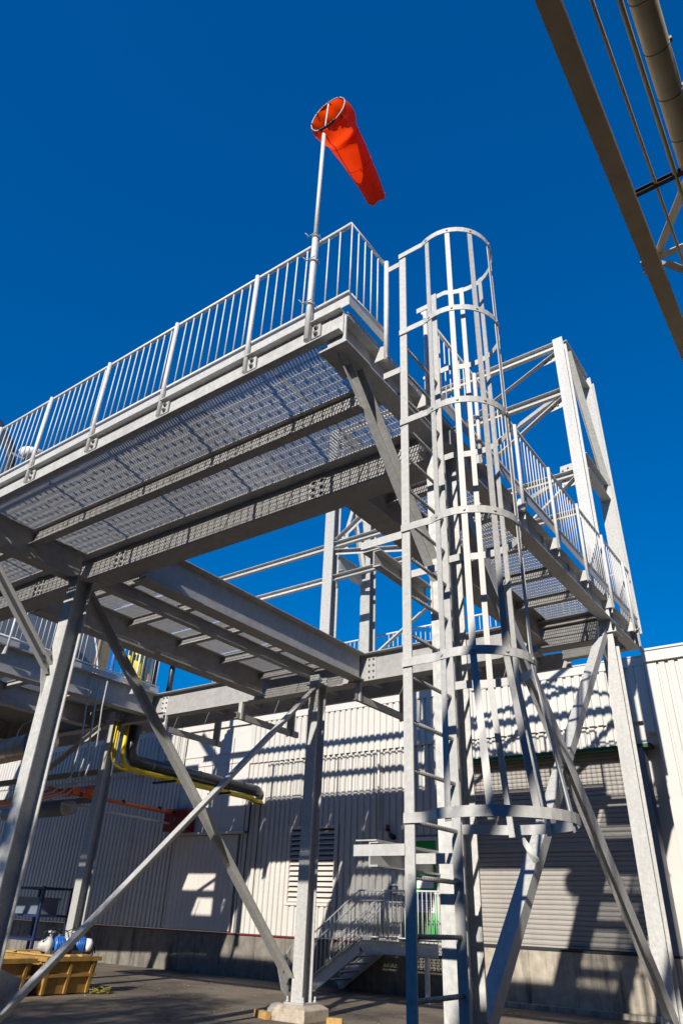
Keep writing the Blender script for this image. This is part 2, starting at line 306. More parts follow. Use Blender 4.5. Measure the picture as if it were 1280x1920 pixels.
part('door_handle', MB().tube((-9.63, FY-0.01, 0.62), (-9.63, FY-0.06, 0.62), 0.012).tube((-9.63, FY-0.06, 0.62), (-9.52, FY-0.06, 0.62), 0.011), PIPEM, gd)
# roller door
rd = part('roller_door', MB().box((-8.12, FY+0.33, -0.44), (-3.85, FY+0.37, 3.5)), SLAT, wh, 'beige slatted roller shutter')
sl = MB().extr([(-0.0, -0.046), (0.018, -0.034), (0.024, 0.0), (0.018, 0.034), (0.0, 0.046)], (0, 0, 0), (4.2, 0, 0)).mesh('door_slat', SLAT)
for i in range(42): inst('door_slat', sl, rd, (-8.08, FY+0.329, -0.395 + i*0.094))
part('bottom_bar', MB().box((-8.1, FY+0.27, -0.44), (-3.9, FY+0.30, -0.38)), BLACK, rd)
for zz in (2.45, 1.45): part('shutter_stiffener', MB().box((-8.06, FY+0.295, zz), (-3.9, FY+0.303, zz+0.10)), SLAT, rd)
part('door_header', MB().box((-8.14, FY-0.02, 3.44), (-3.6, FY+0.3, 3.515)), GREEND, rd)
part('guide_channel', MB().box((-8.16, FY+0.0, -0.44), (-8.06, FY+0.33, 3.44)), FLATP, rd); part('guide_channel', MB().box((-3.9, FY+0.0, -0.44), (-3.78, FY+0.33, 3.44)), GREYB, rd)
part('dock_nosing', MB().box((-8.1, FY-0.045, -0.438), (-3.0, FY+0.3, -0.395)), BLACK, wh)
for xx in (-10.55, -15.05, -14.65): part('downpipe', MB().tube((xx, FY-0.08, 4.0 if xx > -12 else 2.9), (xx, FY-0.08, 2.0 if xx>-12 else 0.4), 0.03 if xx > -12 else 0.012), FASC if xx > -12 else BLACK, wh)
# the wing on the right
WY = 16.05
wing = thing('warehouse_wing', 'off-white ribbed wall standing proud at the right edge beside the roller door', 'building', (0, WY, GZ))
part('wall', MB().box((-3.32, WY+0.05, -0.44), (8, 30, 5.2)), FASC, wing)
part('concrete_base', MB().box((-3.30, WY+0.03, GZ), (8, 29.9, -0.44)), CONC, wing)
part('fascia', MB().box((-3.36, WY-0.07, 5.16), (8, WY+0.2, 5.40)), FASC, wing)
part('fascia_cap', MB().box((-3.37, WY-0.1, 5.403), (8, WY+0.3, 5.45)), FASC, wing)
part('roof', MB().box((-3.3, WY+0.2, 5.2), (8, 30, 5.38)), FLATP, wing)
part('base_angle', MB().box((-3.32, WY-0.03, -0.5), (8, WY+0.03, -0.445)), BLACK, wing)
part('corner_trim', MB().box((-3.36, WY-0.005, -0.44), (-3.10, WY+0.052, 5.155)), FASC, wing)
part('rain_chute', MB().box((-3.62, WY+0.13, 3.7), (-3.40, FY-0.03, 5.15)), FASC, wing)
wme = corr_mesh(1.0, -0.44, 5.155, SHEET, 0.2, 0.045)
for i in range(8): inst('cladding_sheet', wme, wing, (-3.09 + i*1.002, WY+0.04, 0))

# ------------------------------------------------------------------ steel platform
TOPZ = 4.57
pf = thing('steel_platform', 'galvanised steel access platform of girders, columns and gratings', 'platform', (-8.65, 8, GZ))
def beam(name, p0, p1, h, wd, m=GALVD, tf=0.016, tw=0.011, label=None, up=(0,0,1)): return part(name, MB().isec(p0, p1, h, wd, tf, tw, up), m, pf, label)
CX = (-2.70, -8.65, -14.8)
def column(x, y, z1, wd=0.25, m=GALV, par=None, z0=GZ+0.25, dp=0.26):
    return part('column', MB().isec((x, y, z0), (x, y, z1), dp, wd, 0.016, 0.012, (0,1,0)), m, par or pf)
COLS = ((-2.64, 5.2, 0.20), (-8.54, 5.2, 0.22), (-14.8, 5.2, 0.22), (-2.71, 10.85, 0.20), (-8.48, 10.85, 0.23), (-14.8, 10.85, 0.23))
for xx, yy, wd_ in COLS: column(xx, yy, 4.09 if yy < 8 else (10.33 if xx > -5 else 4.2), wd_)
for xx, yy, wd_ in COLS:
    if True:
        part('base_plate', MB().box((xx-0.2, yy-0.2, GZ+0.225), (xx+0.2, yy+0.2, GZ+0.25)), GALV, pf)
        part('cap_plate', MB().box((xx-0.17, yy-0.17, 4.088 if yy < 8 else 4.0), (xx+0.17, yy+0.17, 4.10 if yy < 8 else 4.014)), GALV, pf)
        ab = MB()
        for sx in (-1, 1):
            for sy in (-1, 1): ab.tube((xx+sx*0.16, yy+sy*0.16, GZ+0.25), (xx+sx*0.16, yy+sy*0.16, GZ+0.33), 0.014, 8).hex((xx+sx*0.16, yy+sy*0.16, GZ+0.25), (0,0,1), 0.026, 0.03)
        part('anchor_bolts', ab, GALV, pf)
# front walkway
XL = -15.5
part('fascia_channel', MB().csec((XL, 3.44, 4.45), (-2.62, 3.44, 4.45), 0.26, 0.075, 0.011, side=1), GALV, pf)
beam('stringer_beam', (XL, 4.38, 4.455), (-2.80, 4.38, 4.455), 0.23, 0.13, tf=0.012)
beam('main_girder', (XL, 5.36, 4.335), (-2.78, 5.36, 4.335), 0.47, 0.32, tf=0.02)
for xx in (-8.65, -14.8): beam('cantilever_beam', (xx, 3.46, 4.33), (xx, 5.2, 4.33), 0.44, 0.2)
# right walkway
beam('outer_girder', (-2.69, 3.46, 4.385), (-2.69, 12.35, 4.385), 0.33, 0.19, GALV)
part('end_plate', MB().box((-2.79, 3.445, 4.225), (-2.60, 3.459, 4.548)), GALV, pf)
beam('inner_girder', (-3.90, 5.52, 4.335), (-3.90, 11.05, 4.335), 0.47, 0.3)
for k in range(6): beam('joist', (-3.89, 6.2+k*0.98, 4.49), (-2.67, 6.2+k*0.98, 4.49), 0.15, 0.1, tf=0.009)
beam('end_girder', (-3.95, 11.12, 4.28), (-2.70, 11.12, 4.28), 0.5, 0.25)
beam('end_girder', (-3.95, 12.33, 4.40), (-2.56, 12.33, 4.40), 0.32, 0.15)
# middle walkway
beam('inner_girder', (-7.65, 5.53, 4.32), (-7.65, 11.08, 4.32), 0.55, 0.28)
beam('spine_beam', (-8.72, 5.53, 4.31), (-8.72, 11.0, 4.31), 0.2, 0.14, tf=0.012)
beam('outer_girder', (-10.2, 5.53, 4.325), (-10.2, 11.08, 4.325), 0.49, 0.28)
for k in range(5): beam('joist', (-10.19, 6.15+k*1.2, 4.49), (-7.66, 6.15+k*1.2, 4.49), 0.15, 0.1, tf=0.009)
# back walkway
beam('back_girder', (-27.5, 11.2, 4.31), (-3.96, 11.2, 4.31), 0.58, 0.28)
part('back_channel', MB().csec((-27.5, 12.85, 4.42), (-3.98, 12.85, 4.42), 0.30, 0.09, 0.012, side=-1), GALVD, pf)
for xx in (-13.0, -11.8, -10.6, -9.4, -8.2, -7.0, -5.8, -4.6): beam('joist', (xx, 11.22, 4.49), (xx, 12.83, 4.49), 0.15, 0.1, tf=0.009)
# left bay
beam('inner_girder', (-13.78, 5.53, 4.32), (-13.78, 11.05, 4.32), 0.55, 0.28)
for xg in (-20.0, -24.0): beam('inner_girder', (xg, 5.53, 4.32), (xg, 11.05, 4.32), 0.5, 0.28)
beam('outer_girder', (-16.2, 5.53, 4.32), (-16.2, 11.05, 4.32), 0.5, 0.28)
for k in range(5): beam('joist', (-16.19, 6.15+k*1.2, 4.49), (-13.79, 6.15+k*1.2, 4.49), 0.15, 0.1, tf=0.009)
# hangers under the back walkway
for xx in (-10.75, -7.62, -13.2):
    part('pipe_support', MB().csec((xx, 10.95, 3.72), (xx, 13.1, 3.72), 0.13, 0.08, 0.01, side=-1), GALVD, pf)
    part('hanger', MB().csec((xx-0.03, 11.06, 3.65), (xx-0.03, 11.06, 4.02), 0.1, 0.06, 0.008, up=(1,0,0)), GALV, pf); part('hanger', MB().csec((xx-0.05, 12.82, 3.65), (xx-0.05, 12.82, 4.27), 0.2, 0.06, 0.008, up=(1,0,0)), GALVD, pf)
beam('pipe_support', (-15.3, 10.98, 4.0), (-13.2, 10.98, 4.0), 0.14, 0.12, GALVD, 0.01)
# gratings: load bars on edge with cross rods
def grating_mesh(lx, ly, across=False):
    b = MB(); n = int(lx / 0.037)
    if across:
        n = int(ly / 0.034)
        for i in range(n + 1):
            yy = min(ly-0.005, i * ly / n); b.box((0, yy, 0), (lx, yy + 0.005, 0.034))
        for j in range(int(lx/0.1) + 1):
            xx = min(lx-0.008, j * lx / int(lx/0.1)); b.box((xx, 0, 0.024), (xx+0.008, ly, 0.033))
        return b.mesh('grating_panel', GRATE)
    for i in range(n + 1):
        xx = min(lx-0.005, i * lx / n); b.box((xx, 0, 0), (xx + 0.005, ly, 0.030))
    m_ = int(ly / 0.1)
    for j in range(m_ + 1):
        yy = min(ly-0.008, j * ly / m_); b.box((0, yy, 0.022), (lx, yy+0.006, 0.0295))
    return b.mesh('grating_panel', GRATE)
GZT = TOPZ + 0.004
G1 = grating_mesh(1.03, 0.905); G2 = grating_mesh(1.03, 1.09)
xx = -2.60 - 1.03
while xx > XL:
    inst('grating_panel', G1, pf, (xx, 3.465, GZT + 0.005)); inst('grating_panel', G2, pf, (xx, 4.385, GZT + 0.005)); xx -= 1.045
G3 = grating_mesh(1.26, 0.96)
for k in range(7): inst('grating_panel', G3, pf, (-3.95, 5.53 + k*0.975, GZT + 0.002))
G4 = grating_mesh(1.17, 1.3)
for k in range(4):
    for a in (-10.3, -9.12): 
        inst('grating_panel', G4, pf, (a, 5.56 + k*1.37, GZT + 0.002))
G5 = grating_mesh(1.18, 1.62, True)
for k in range(20):
    xx = -28.0 + k*1.2
    inst('grating_panel', G5, pf, (xx, 11.24, GZT + 0.03))
G6 = grating_mesh(1.2, 1.3, True)
G6 = grating_mesh(1.215, 1.365, True)
for k in range(4):
    for a in (-27.28, -26.06, -24.84, -23.62, -22.4, -21.18, -19.96, -18.74, -17.52, -16.3, -15.08):
        if (round(a), k) in ((-24, 2), (-20, 1), (-18, 3), (-15, 2), (-15, 1), (-16, 2), (-22, 3)): continue
        inst('grating_panel', G6, pf, (a, 5.56 + k*1.37, GZT + 0.002))
# bracing
def brace(p0, p1, a, m=GALV, up=(1,0,0), sx=1, sy=1, name='brace', t=0.012): return part(name, MB().lsec(p0, p1, a, t, up, sx, sy), m, pf)
brace((-8.66, 5.45, 4.02), (-8.66, 10.72, -0.88), 0.115, GALV, sx=1); brace((-8.52, 10.78, 4.02), (-8.52, 5.45, -1.05), 0.115, GALV, sx=-1)
part('brace', MB().bar((-2.76, 10.70, 4.0), (-2.76, 5.40, -0.95), 0.13, 0.13, up=(1,0,0)), GALV, pf)
part('brace', MB().lsec((-2.60, 5.40, 4.0), (-2.60, 10.66, -0.90), 0.16, 0.014, (1,0,0), 1, -1), GALV, pf)
part('knee_brace', MB().csec((-2.73, 3.68, 4.20), (-2.73, 5.14, 2.70), 0.17, 0.08, 0.012, up=(0,1,1), side=1), GALV, pf)
part('knee_brace', MB().csec((-8.6, 3.62, 4.12), (-8.6, 5.08, 2.72), 0.13, 0.08, 0.011, up=(0,1,1), side=1), GALVB, pf)
part('seat_plate', MB().box((-2.86, 3.42, 4.198), (-2.57, 3.80, 4.217)), GALV, pf); part('seat_plate', MB().box((-8.8, 3.5, 4.09), (-8.45, 3.9, 4.107)), GALV, pf)
def gusset(x, pts, m=GALV, t=0.012):
    b = MB(); n = len(pts); vs = [(x - t/2, y, z) for y, z in pts] + [(x + t/2, y, z) for y, z in pts]
    b.add(vs, [tuple(range(n)), tuple(range(2*n-1, n-1, -1))] + [(i, (i+1) % n, n + (i+1) % n, n + i) for i in range(n)])
    gp = part('gusset_plate', b, m, pf); return gp
gs = [gusset(-8.67, [(10.73, -0.45), (10.73, -1.18), (10.56, -1.05), (10.42, -0.74)]), gusset(-8.63, [(5.33, -0.6), (5.33, -1.18), (5.7, -1.1), (5.75, -0.75)]),
      gusset(-2.76, [(10.72, 4.06), (10.72, 3.55), (10.4, 3.7), (10.42, 4.06)]), gusset(-2.72, [(5.33, 2.95), (5.06, 2.35), (5.06, 2.95)]), gusset(-8.6, [(5.07, 2.35), (5.07, 3.0), (4.9, 2.98)]),
      gusset(-2.715, [(3.5, 4.195), (3.93, 4.195), (3.98, 3.85), (3.86, 3.85)])]
bm_x = MB().hex((0,0,0), (1,0,0), 0.022, 0.02).mesh('bolt', BOLT)
for o, ps in ((gs[0], ((-8.664, 10.6, -0.72), (-8.664, 10.55, -0.8), (-8.664, 10.64, -0.62))), (gs[2], ((-2.754, 10.5, 3.9), (-2.754, 10.56, 3.8))), (gs[4], ((-8.59, 4.98, 2.82), (-8.59, 4.95, 2.92)))):
    for p in ps: inst('bolt', bm_x, o, p)
# splice plates with bolts on girders
def splice(x, y, z0, z1, ny, par=pf, m=GALV, cols=(-0.06, 0.06)):
    sp = part('splice_plate', MB().box((x-0.11, y-0.012, z0), (x+0.11, y, z1)), m, par)
    k = ny
    for c in cols:
        for i in range(k): inst('bolt', BOLT_ME, sp, (x + c, y - 0.012, z0 + (i + 0.5) * (z1 - z0) / k))
    return sp
for xx in (-9.95, -7.95, -4.35, -3.3): splice(xx, 5.354, 4.14, 4.50, 4)
splice(-2.86, 3.438, 4.345, 4.555, 2, cols=(-0.03,)); 
for xx in (-7.42, -6.0): splice(xx, 11.194, 4.06, 4.55, 4, cols=(-0.05, 0.05)) if xx < -7 else None
splice(-13.45, 11.194, 4.06, 4.55, 4)
for yy in (4.2, 4.45, 11.6, 11.85):
    for zz in (4.25, 4.38): inst('bolt', bm_x, pf, (-2.684, yy, zz))
def stiff(x0, x1, y, z0, z1): part('web_stiffener', MB().box((x0, y-0.006, z0), (x1, y+0.006, z1)), GALV, pf)
for yy in (5.36, 7.4, 8.6, 9.8): stiff(-2.684, -2.60, yy, 4.24, 4.53)
# ladder support arms on the corner column
for zz in (2.47, 0.30):
    part('ladder_support_arm', MB().csec((-2.80, 4.22, zz+0.07), (-2.80, 5.07, zz+0.07), 0.15, 0.07, 0.011, side=1), GALV, pf)
    part('ladder_support_arm', MB().box((-2.90, 4.21, zz+0.1465), (-2.735, 5.06, zz+0.155)), GALV, pf)

# concrete footings
def footing(x, y, label):
    b = MB(); a, c, z0, z1, z2 = 0.33, 0.24, GZ, GZ + 0.17, GZ + 0.224
    b.add([(x-a,y-a,z0),(x+a,y-a,z0),(x+a,y+a,z0),(x-a,y+a,z0),(x-a,y-a,z1),(x+a,y-a,z1),(x+a,y+a,z1),(x-a,y+a,z1),(x-c,y-c,z2),(x+c,y-c,z2),(x+c,y+c,z2),(x-c,y+c,z2)],
          [(0,1,5,4),(1,2,6,5),(2,3,7,6),(3,0,4,7),(4,5,9,8),(5,6,10,9),(6,7,11,10),(7,4,8,11),(8,9,10,11),(3,2,1,0)])
    o = solo('concrete_footing', b, FOOT, label, 'footing', 'concrete footings under the platform columns'); m_ = o.modifiers.new('bevel', 'BEVEL'); m_.width = 0.012; m_.segments = 2; return o
footing(-8.48, 10.85, 'square pale concrete footing under the column in the middle of the yard')
footing(-14.8, 10.85, 'concrete footing behind the yellow bins')
footing(-8.54, 5.2, 'concrete footing under the thick column at the left edge'); footing(-2.64, 5.2, 'concrete footing under the column behind the caged ladder'); footing(-2.71, 10.85, 'concrete footing under the tall column at the right')

# ------------------------------------------------------------------ guardrails
BAL = MB().tube((0,0,0), (0,0,0.93), 0.0075, 8).mesh('baluster', PIPEM)
RT, RB = 5.70, 4.775
def guardrail(label, pts, posts, group, outward, first=None, toe=True, balspace=0.12):
    """pts: run of (x, y); posts: list of (x, y) ; outward: unit vector to the outside for the brackets"""
    r = thing('guardrail', label, 'guardrail', (pts[0][0], pts[0][1], 4.6), group)
    part('top_rail', MB().path([(x, y, RT) for x, y in pts], 0.022, 12), PIPEM, r)
    part('bottom_rail', MB().path([(x, y, RB) for x, y in pts], 0.02, 12), PIPEM, r)
    if toe:
        for a, b in zip(pts[:-1], pts[1:]):
            part('toe_board', MB().bar((a[0], a[1], 4.675), (b[0], b[1], 4.675), 0.008, 0.11), GALVB, r)
    for (x, y, o) in posts:
        ov = V((o[0], o[1], 0)); q = V((x, y, 0)) + ov * 0.03
        ps = part('post', MB().tube((q.x, q.y, 4.385), (q.x, q.y, RT), 0.0245, 12), PIPEM, r)
        t = V((-o[1], o[0], 0))
        if abs(o[1]) > 0.5:
            part('bracket_plate', MB().box((x - 0.02, y + o[1]*0.004, 4.40), (x + 0.12, y + o[1]*0.018, 4.54)), GALV, ps)
            for zz in (4.435, 4.505): inst('bolt', BOLT_ME, ps, (x + 0.075, y + o[1]*0.018, zz), (0, 0, 0 if o[1] < 0 else math.pi))
        else:
            part('bracket_plate', MB().add([(x-0.09, y-0.02, 4.40), (x+0.055, y-0.02, 4.40), (x+0.03, y-0.02, 4.55), (x-0.02, y-0.02, 4.56), (x-0.09, y-0.008, 4.40), (x+0.055, y-0.008, 4.40), (x+0.03, y-0.008, 4.55), (x-0.02, y-0.008, 4.56)], [(0,1,2,3),(7,6,5,4),(0,4,5,1),(1,5,6,2),(2,6,7,3),(3,7,4,0)]), GALVB, ps)
    # balusters
    marks = sorted
    for a, b in zip(pts[:-1], pts[1:]):
        L = math.dist(a, b); on_ = [0.0, L] + [((x-a[0])*(b[0]-a[0]) + (y-a[1])*(b[1]-a[1]))/L for x, y, o in posts if abs((x-a[0])*(b[1]-a[1]) - (y-a[1])*(b[0]-a[0]))/L < 0.02]
        on_ = sorted(set(round(t_, 3) for t_ in on_ if -0.001 <= t_ <= L + 0.001)); on_ = [t_ for i, t_ in enumerate(on_) if i == 0 or t_ - on_[i-1] > 0.08]
        for s0, s1 in zip(on_[:-1], on_[1:]):
            n = max(1, round((s1 - s0) / balspace))
            for i in range(1, n): 
                t_ = (s0 + (s1 - s0) * i / n) / L
                inst('baluster', BAL, r, (a[0] + (b[0]-a[0])*t_, a[1] + (b[1]-a[1])*t_, 4.775))
    return r
S, E_, NN = (0, -1), (1, 0), (0, 1)
fr = guardrail('galvanised guardrail along the high front walkway, turning the corner toward the ladder', [(XL, 3.42), (-2.56, 3.42), (-2.56, 3.98)],
    [(-2.97, 3.42, S), (-3.73, 3.42, S), (-4.93, 3.42, S), (-6.11, 3.42, S), (-7.29, 3.42, S), (-8.47, 3.42, S), (-9.65, 3.42, S), (-10.85, 3.42, S), (-12.05, 3.42, S), (-2.56, 3.98, E_)], 'guardrails of the platform', S)
inst('baluster', BAL, fr, (-2.56, 3.42, 4.775))
guardrail('galvanised guardrail running back along the right hand walkway past the ladder', [(-2.56, 4.76), (-2.56, 12.36), (-3.95, 12.36)],
    [(-2.56, 4.76, E_), (-2.56, 5.95, E_), (-2.56, 7.14, E_), (-2.56, 8.33, E_), (-2.56, 9.52, E_), (-2.56, 10.71, E_), (-2.56, 11.9, E_)], 'guardrails of the platform', E_)
guardrail('guardrail of the back walkway seen against the sky behind the ladder', [(-13.8, 12.88), (-3.96, 12.88)], [(-13.6+1.2*k, 12.88, NN) for k in range(9)], 'guardrails of the platform', NN)
guardrail('guardrail of the left bay seen below the front walkway', [(-13.68, 5.6), (-13.68, 11.1)], [(-13.62, 5.8, E_), (-13.62, 7.0, E_), (-13.62, 8.55, E_), (-13.62, 10.3, E_)], 'guardrails of the platform', E_)

# ------------------------------------------------------------------ caged ladder
ld = thing('caged_ladder', 'tall galvanised caged ladder climbing to the walkway corner', 'ladder', (-2.35, 4.3, GZ))
YA, YB, LX = 4.0, 4.62, -2.355
part('stringer', MB().box((LX-0.035, YA-0.006, GZ), (LX+0.035, YA+0.006, 5.72)), GALVB, ld); part('stringer', MB().box((LX-0.035, YB-0.006, GZ), (LX+0.035, YB+0.006, 5.72)), GALVB, ld)
RUNG = MB().tube((0,0.008,0), (0,0.622,0), 0.0135, 10)
for i in range(21): RUNG.tube((0, 0.02+i*0.029, 0), (0, 0.03+i*0.029, 0), 0.0148, 10)
RUNG = RUNG.mesh('rung', GALVD)
for k in range(20): 
    z = -0.08 - 0.305*4 + 0.305*k
    if z < 4.6: inst('rung', RUNG, ld, (LX, YA-0.006, z))
HC = (-1.975, 4.335)
def hoop_plan(rad, HC=HC):
    p = [(LX-0.035, YA-0.013), (-2.23, YA-0.013)]
    a0 = math.radians(246); a1 = math.radians(474)
    for i in range(25):
        a = a0 + (a1 - a0) * i / 24; p.append((HC[0] + rad*math.cos(a), HC[1] + rad*math.sin(a)))
    p += [(-2.23, YB+0.014), (LX-0.035, YB+0.013)]
    return p
def strap(b, pts, z0, z1, t=0.007):
    n = len(pts); vs = []
    for i, (x_, y_) in enumerate(pts):
        q0 = pts[max(0, i-1)]; q1 = pts[min(n-1, i+1)]; d = V((q1[0]-q0[0], q1[1]-q0[1], 0)).normalized(); nn = V((d.y, -d.x, 0)) * t
        vs += [(x_, y_, z0), (x_, y_, z1), (x_+nn.x, y_+nn.y, z0), (x_+nn.x, y_+nn.y, z1)]
    fs = []
    for i in range(n-1):
        a = 4*i; c = a + 4; fs += [(a, c, c+1, a+1), (a+2, a+3, c+3, c+2), (a, a+2, c+2, c), (a+1, c+1, c+3, a+3)]
    fs += [(0,1,3,2), (4*n-4, 4*n-2, 4*n-1, 4*n-3)]; b.add(vs, fs)
HZ = (5.66, 4.62, 3.585, 2.56, 1.50, 0.515)
for i, z in enumerate(HZ):
    b = MB(); strap(b, hoop_plan(0.38) if i < 5 else hoop_plan(0.47, (-1.90, 4.30)), z, z + 0.06); part('hoop', b, GALVB, ld)
for a in (256, 289, 322, 360, 398, 431, 464):
    ar = math.radians(a); b = MB(); t = V((-math.sin(ar), math.cos(ar), 0))
    def P(rad, z): return V((HC[0] + rad*math.cos(ar), HC[1] + rad*math.sin(ar), z))
    b.bar(P(0.376, 1.50), P(0.376, 5.72), 0.044, 0.007, up=P(1, 0) - P(0, 0)); b.bar(V((-1.90 + 0.465*math.cos(ar), 4.30 + 0.465*math.sin(ar), 0.50)), P(0.376, 1.503), 0.044, 0.007, up=P(1, 0) - P(0, 0))
    part('cage_bar', b, GALVB, ld)
CB = MB().tube((0,0,0), (0.009,0,0), 0.011, 8).mesh('cage_bolt', GALVB)
for i, z in enumerate(HZ[:5]):
    for a in (256, 289, 322, 360, 398, 431, 464):
        ar = math.radians(a); inst('cage_bolt', CB, ld, (HC[0] + 0.387*math.cos(ar), HC[1] + 0.387*math.sin(ar), z + 0.03), (0, 0, ar))
PW = MB().tube((0,0,0), (0,-0.0015,0), 0.015, 12).mesh('plug_weld', GALV)
for k in range(20):
    z = -0.08 - 0.305*4 + 0.305*k
    if z < 4.6: inst('plug_weld', PW, ld, (LX, YA-0.006, z))
for y_, zs in ((YA, (5.585, 4.21, 2.54, 0.37)), (YB, (5.60, 4.21, 2.54, 0.37))):
    for z in zs: part('standoff_bracket', MB().bar((LX-0.03, y_-0.01 if y_ == YA else y_+0.01, z), (-2.56 if z > 4 else -2.76, y_-0.01 if y_ == YA else y_+0.01, z), 0.01, 0.065), GALVB, ld)
part('tie_tag', MB().add([(-1.98, 4.78, 0.50), (-1.94, 4.78, 0.50), (-1.85, 4.79, 0.36), (-1.90, 4.79, 0.35), (-1.93, 4.77, 0.42)], [(0,1,4), (1,2,4), (2,3,4), (3,0,4)]), GALVB, ld)

# ------------------------------------------------------------------ windsock
ws = thing('windsock', 'fluorescent orange windsock streaming from a white pole clamped to the front guardrail', 'windsock', (-2.97, 3.36, 4.38))
FXP, FYP = -2.965, 3.365
part('pole', MB().tube((FXP, FYP, 4.36), (FXP, FYP, 5.75), 0.029, 14).tube((FXP, FYP, 5.74), (FXP, FYP, 7.50), 0.0215, 14), PIPEM, ws, 'white galvanised pole')
for z in (4.80, 5.38, 5.73):
    b = MB(); b.tube((FXP, FYP, z-0.012), (FXP, FYP, z+0.012), 0.036, 12); b.tube((FXP-0.06, FYP-0.05, z), (FXP+0.05, FYP-0.045, z+0.01), 0.005, 6); b.tube((FXP-0.04, FYP-0.05, z), (FXP-0.075, FYP-0.07, z+0.05), 0.004, 6); b.tube((FXP+0.04, FYP+0.05, z), (FXP+0.07, FYP-0.02, z-0.03), 0.004, 6)
    part('pole_clamp', b, GALV, ws)
C0 = V((-2.892, 3.318, 7.726)); NV = V((0.0, 1.0, 0.012)).normalized(); TIP = V((-2.968, 4.44, 7.60))
def basis(n):
    u = V((0,0,1)) - n * n.z; u.normalize(); return u, n.cross(u)
u0, s0 = basis(NV)
ringp = [C0 + (u0*math.cos(2*math.pi*i/40) + s0*math.sin(2*math.pi*i/40))*0.23 for i in range(41)]
part('hoop_ring', MB().path(ringp, 0.006, 8), FASC, ws); part('ring_stem', MB().tube((FXP, FYP, 7.44), (C0 + u0*0.23), 0.007, 8), WHITEM, ws)
lac = MB()
for i in range(0, 40, 5): d_ = (ringp[i] - C0).normalized(); lac.tube(ringp[i] - d_*0.018 - NV*0.02, ringp[i] + d_*0.018 + NV*0.05, 0.006, 6)
for i in range(17, 23): lac.tube(ringp[i], ringp[i+1], 0.016, 8)
part('lacing', lac, BLACK, ws)
n_s, m_s = 44, 48; vs = []; P1 = C0 + NV*0.5
for i in range(n_s + 1):
    t = i / n_s; c = C0*(1-t)**2 + P1*2*t*(1-t) + TIP*t*t; d = ((P1-C0)*2*(1-t) + (TIP-P1)*2*t).normalized(); u, s_ = basis(d)
    r = 0.228*(1-t) + 0.115*t
    if t < 0.28: r *= 1.0 + 0.17*math.sin(t/0.28*math.pi)
    for k in range(m_s):
        a = 2*math.pi*k/m_s; wv = max(0, 1 - t/0.34)
        rr = r * (1 + 0.055*wv*math.sin(5*a + 9*t) + 0.04*wv*math.sin(9*a - 14*t + 1) + 0.012*math.sin(3*a + 20*t) - 0.16*math.exp(-((t-0.27)/0.05)**2)*max(0, math.cos(a - 2.6))**2)
        if i == 0: rr = r*1.01
        vs.append(c + (u*math.cos(a) + s_*math.sin(a))*rr + d*(0.012*math.sin(4*a) if i in (0, n_s) else 0))
fs = [(i*m_s + k, i*m_s + (k+1) % m_s, (i+1)*m_s + (k+1) % m_s, (i+1)*m_s + k) for i in range(n_s) for k in range(m_s)]
sk = MB(); sk.add(vs, fs, True); part('sock', sk, SOCK, ws, 'orange red nylon sock'); 
sm = MB()
for tt in (0.33, 0.62, 0.985):
    i = int(tt*n_s); rg = [vs[i*m_s + k] for k in range(m_s)]; cc = sum(rg, V())/m_s; rg = [cc + (p-cc)*1.012 for p in rg]; sm.path(rg + [rg[0]], 0.003, 5)
part('seam', sm, SOCK, ws)

# ------------------------------------------------------------------ steel tower above the back walkway
tw = thing('steel_tower', 'open galvanised steel frame rising above the back walkway', 'tower', (-5.4, 11.5, 4.6))
def tpart(name, mb, m=GALV): return part(name, mb, m, tw)
TY0, TY1 = 10.9, 12.45
TXL, TXR = -8.34, -2.68
def icol(x, y, z0, z1): tpart('column', MB().isec((x, y, z0), (x, y, z1), 0.25, 0.25, 0.014, 0.01, (0,1,0)))
icol(TXL, TY0, 4.61, 10.33); icol(-8.12, 12.05, 4.61, 10.33); icol(TXR, TY1, 4.57, 10.4)
for z, h in ((10.26, 0.18), (9.05, 0.17), (7.14, 0.14), (6.33, 0.13)):
    tpart('cross_beam', MB().csec((TXL+0.126, TY0, z), (TXR-0.127, TY0, z), h, 0.09, 0.01, side=1))
    if z < 8: tpart('cross_beam', MB().csec((-16.2, TY0, z), (TXL-0.126, TY0, z), h, 0.08, 0.01, side=1))
for z in (10.3, 7.45): tpart('side_beam', MB().isec((TXR, TY0+0.13, z), (TXR, TY1-0.13, z), 0.36, 0.16)); 
for z in (10.2, 6.75): tpart('side_beam', MB().isec((-8.2, TY0+0.13, z), (-8.2, 12.05-0.13, z), 0.33, 0.16))
tpart('diagonal', MB().lsec((TXR, TY0+0.13, 10.15), (TXR, TY1-0.13, 7.6), 0.13, 0.01, (1,0,0)))
tpart('diagonal', MB().lsec((-8.2, TY0+0.13, 7.2), (-8.2, 11.45, 8.5), 0.09, 0.01, (1,0,0))); tpart('diagonal', MB().lsec((-8.2, 11.40, 8.5), (-8.2, 11.95, 6.95), 0.09, 0.01, (1,0,0)))
for a, b in (((-2.8, 10.08), (-5.5, 8.85)), ((-2.8, 8.92), (-5.5, 7.28)), ((-8.2, 7.28), (-5.5, 9.0)), ((-2.8, 7.06), (-5.5, 5.0)), ((-8.2, 7.02), (-5.45, 6.42))):
    tpart('diagonal', MB().lsec((a[0], TY0, a[1]), (b[0], TY0, b[1]), 0.1, 0.01, (0,-1,0)))
for a, b in (((-8.1, 12.0, 4.7), (-5.4, 12.0, 6.4)), ((-2.8, 11.0, 9.15), (-5.6, 12.3, 9.15)), ((-2.8, 11.0, 7.28), (-5.6, 12.3, 7.28)), ((-8.2, 11.0, 6.95), (-4.2, 12.35, 6.95))):
    tpart('plan_brace', MB().lsec(a, b, 0.09, 0.01))
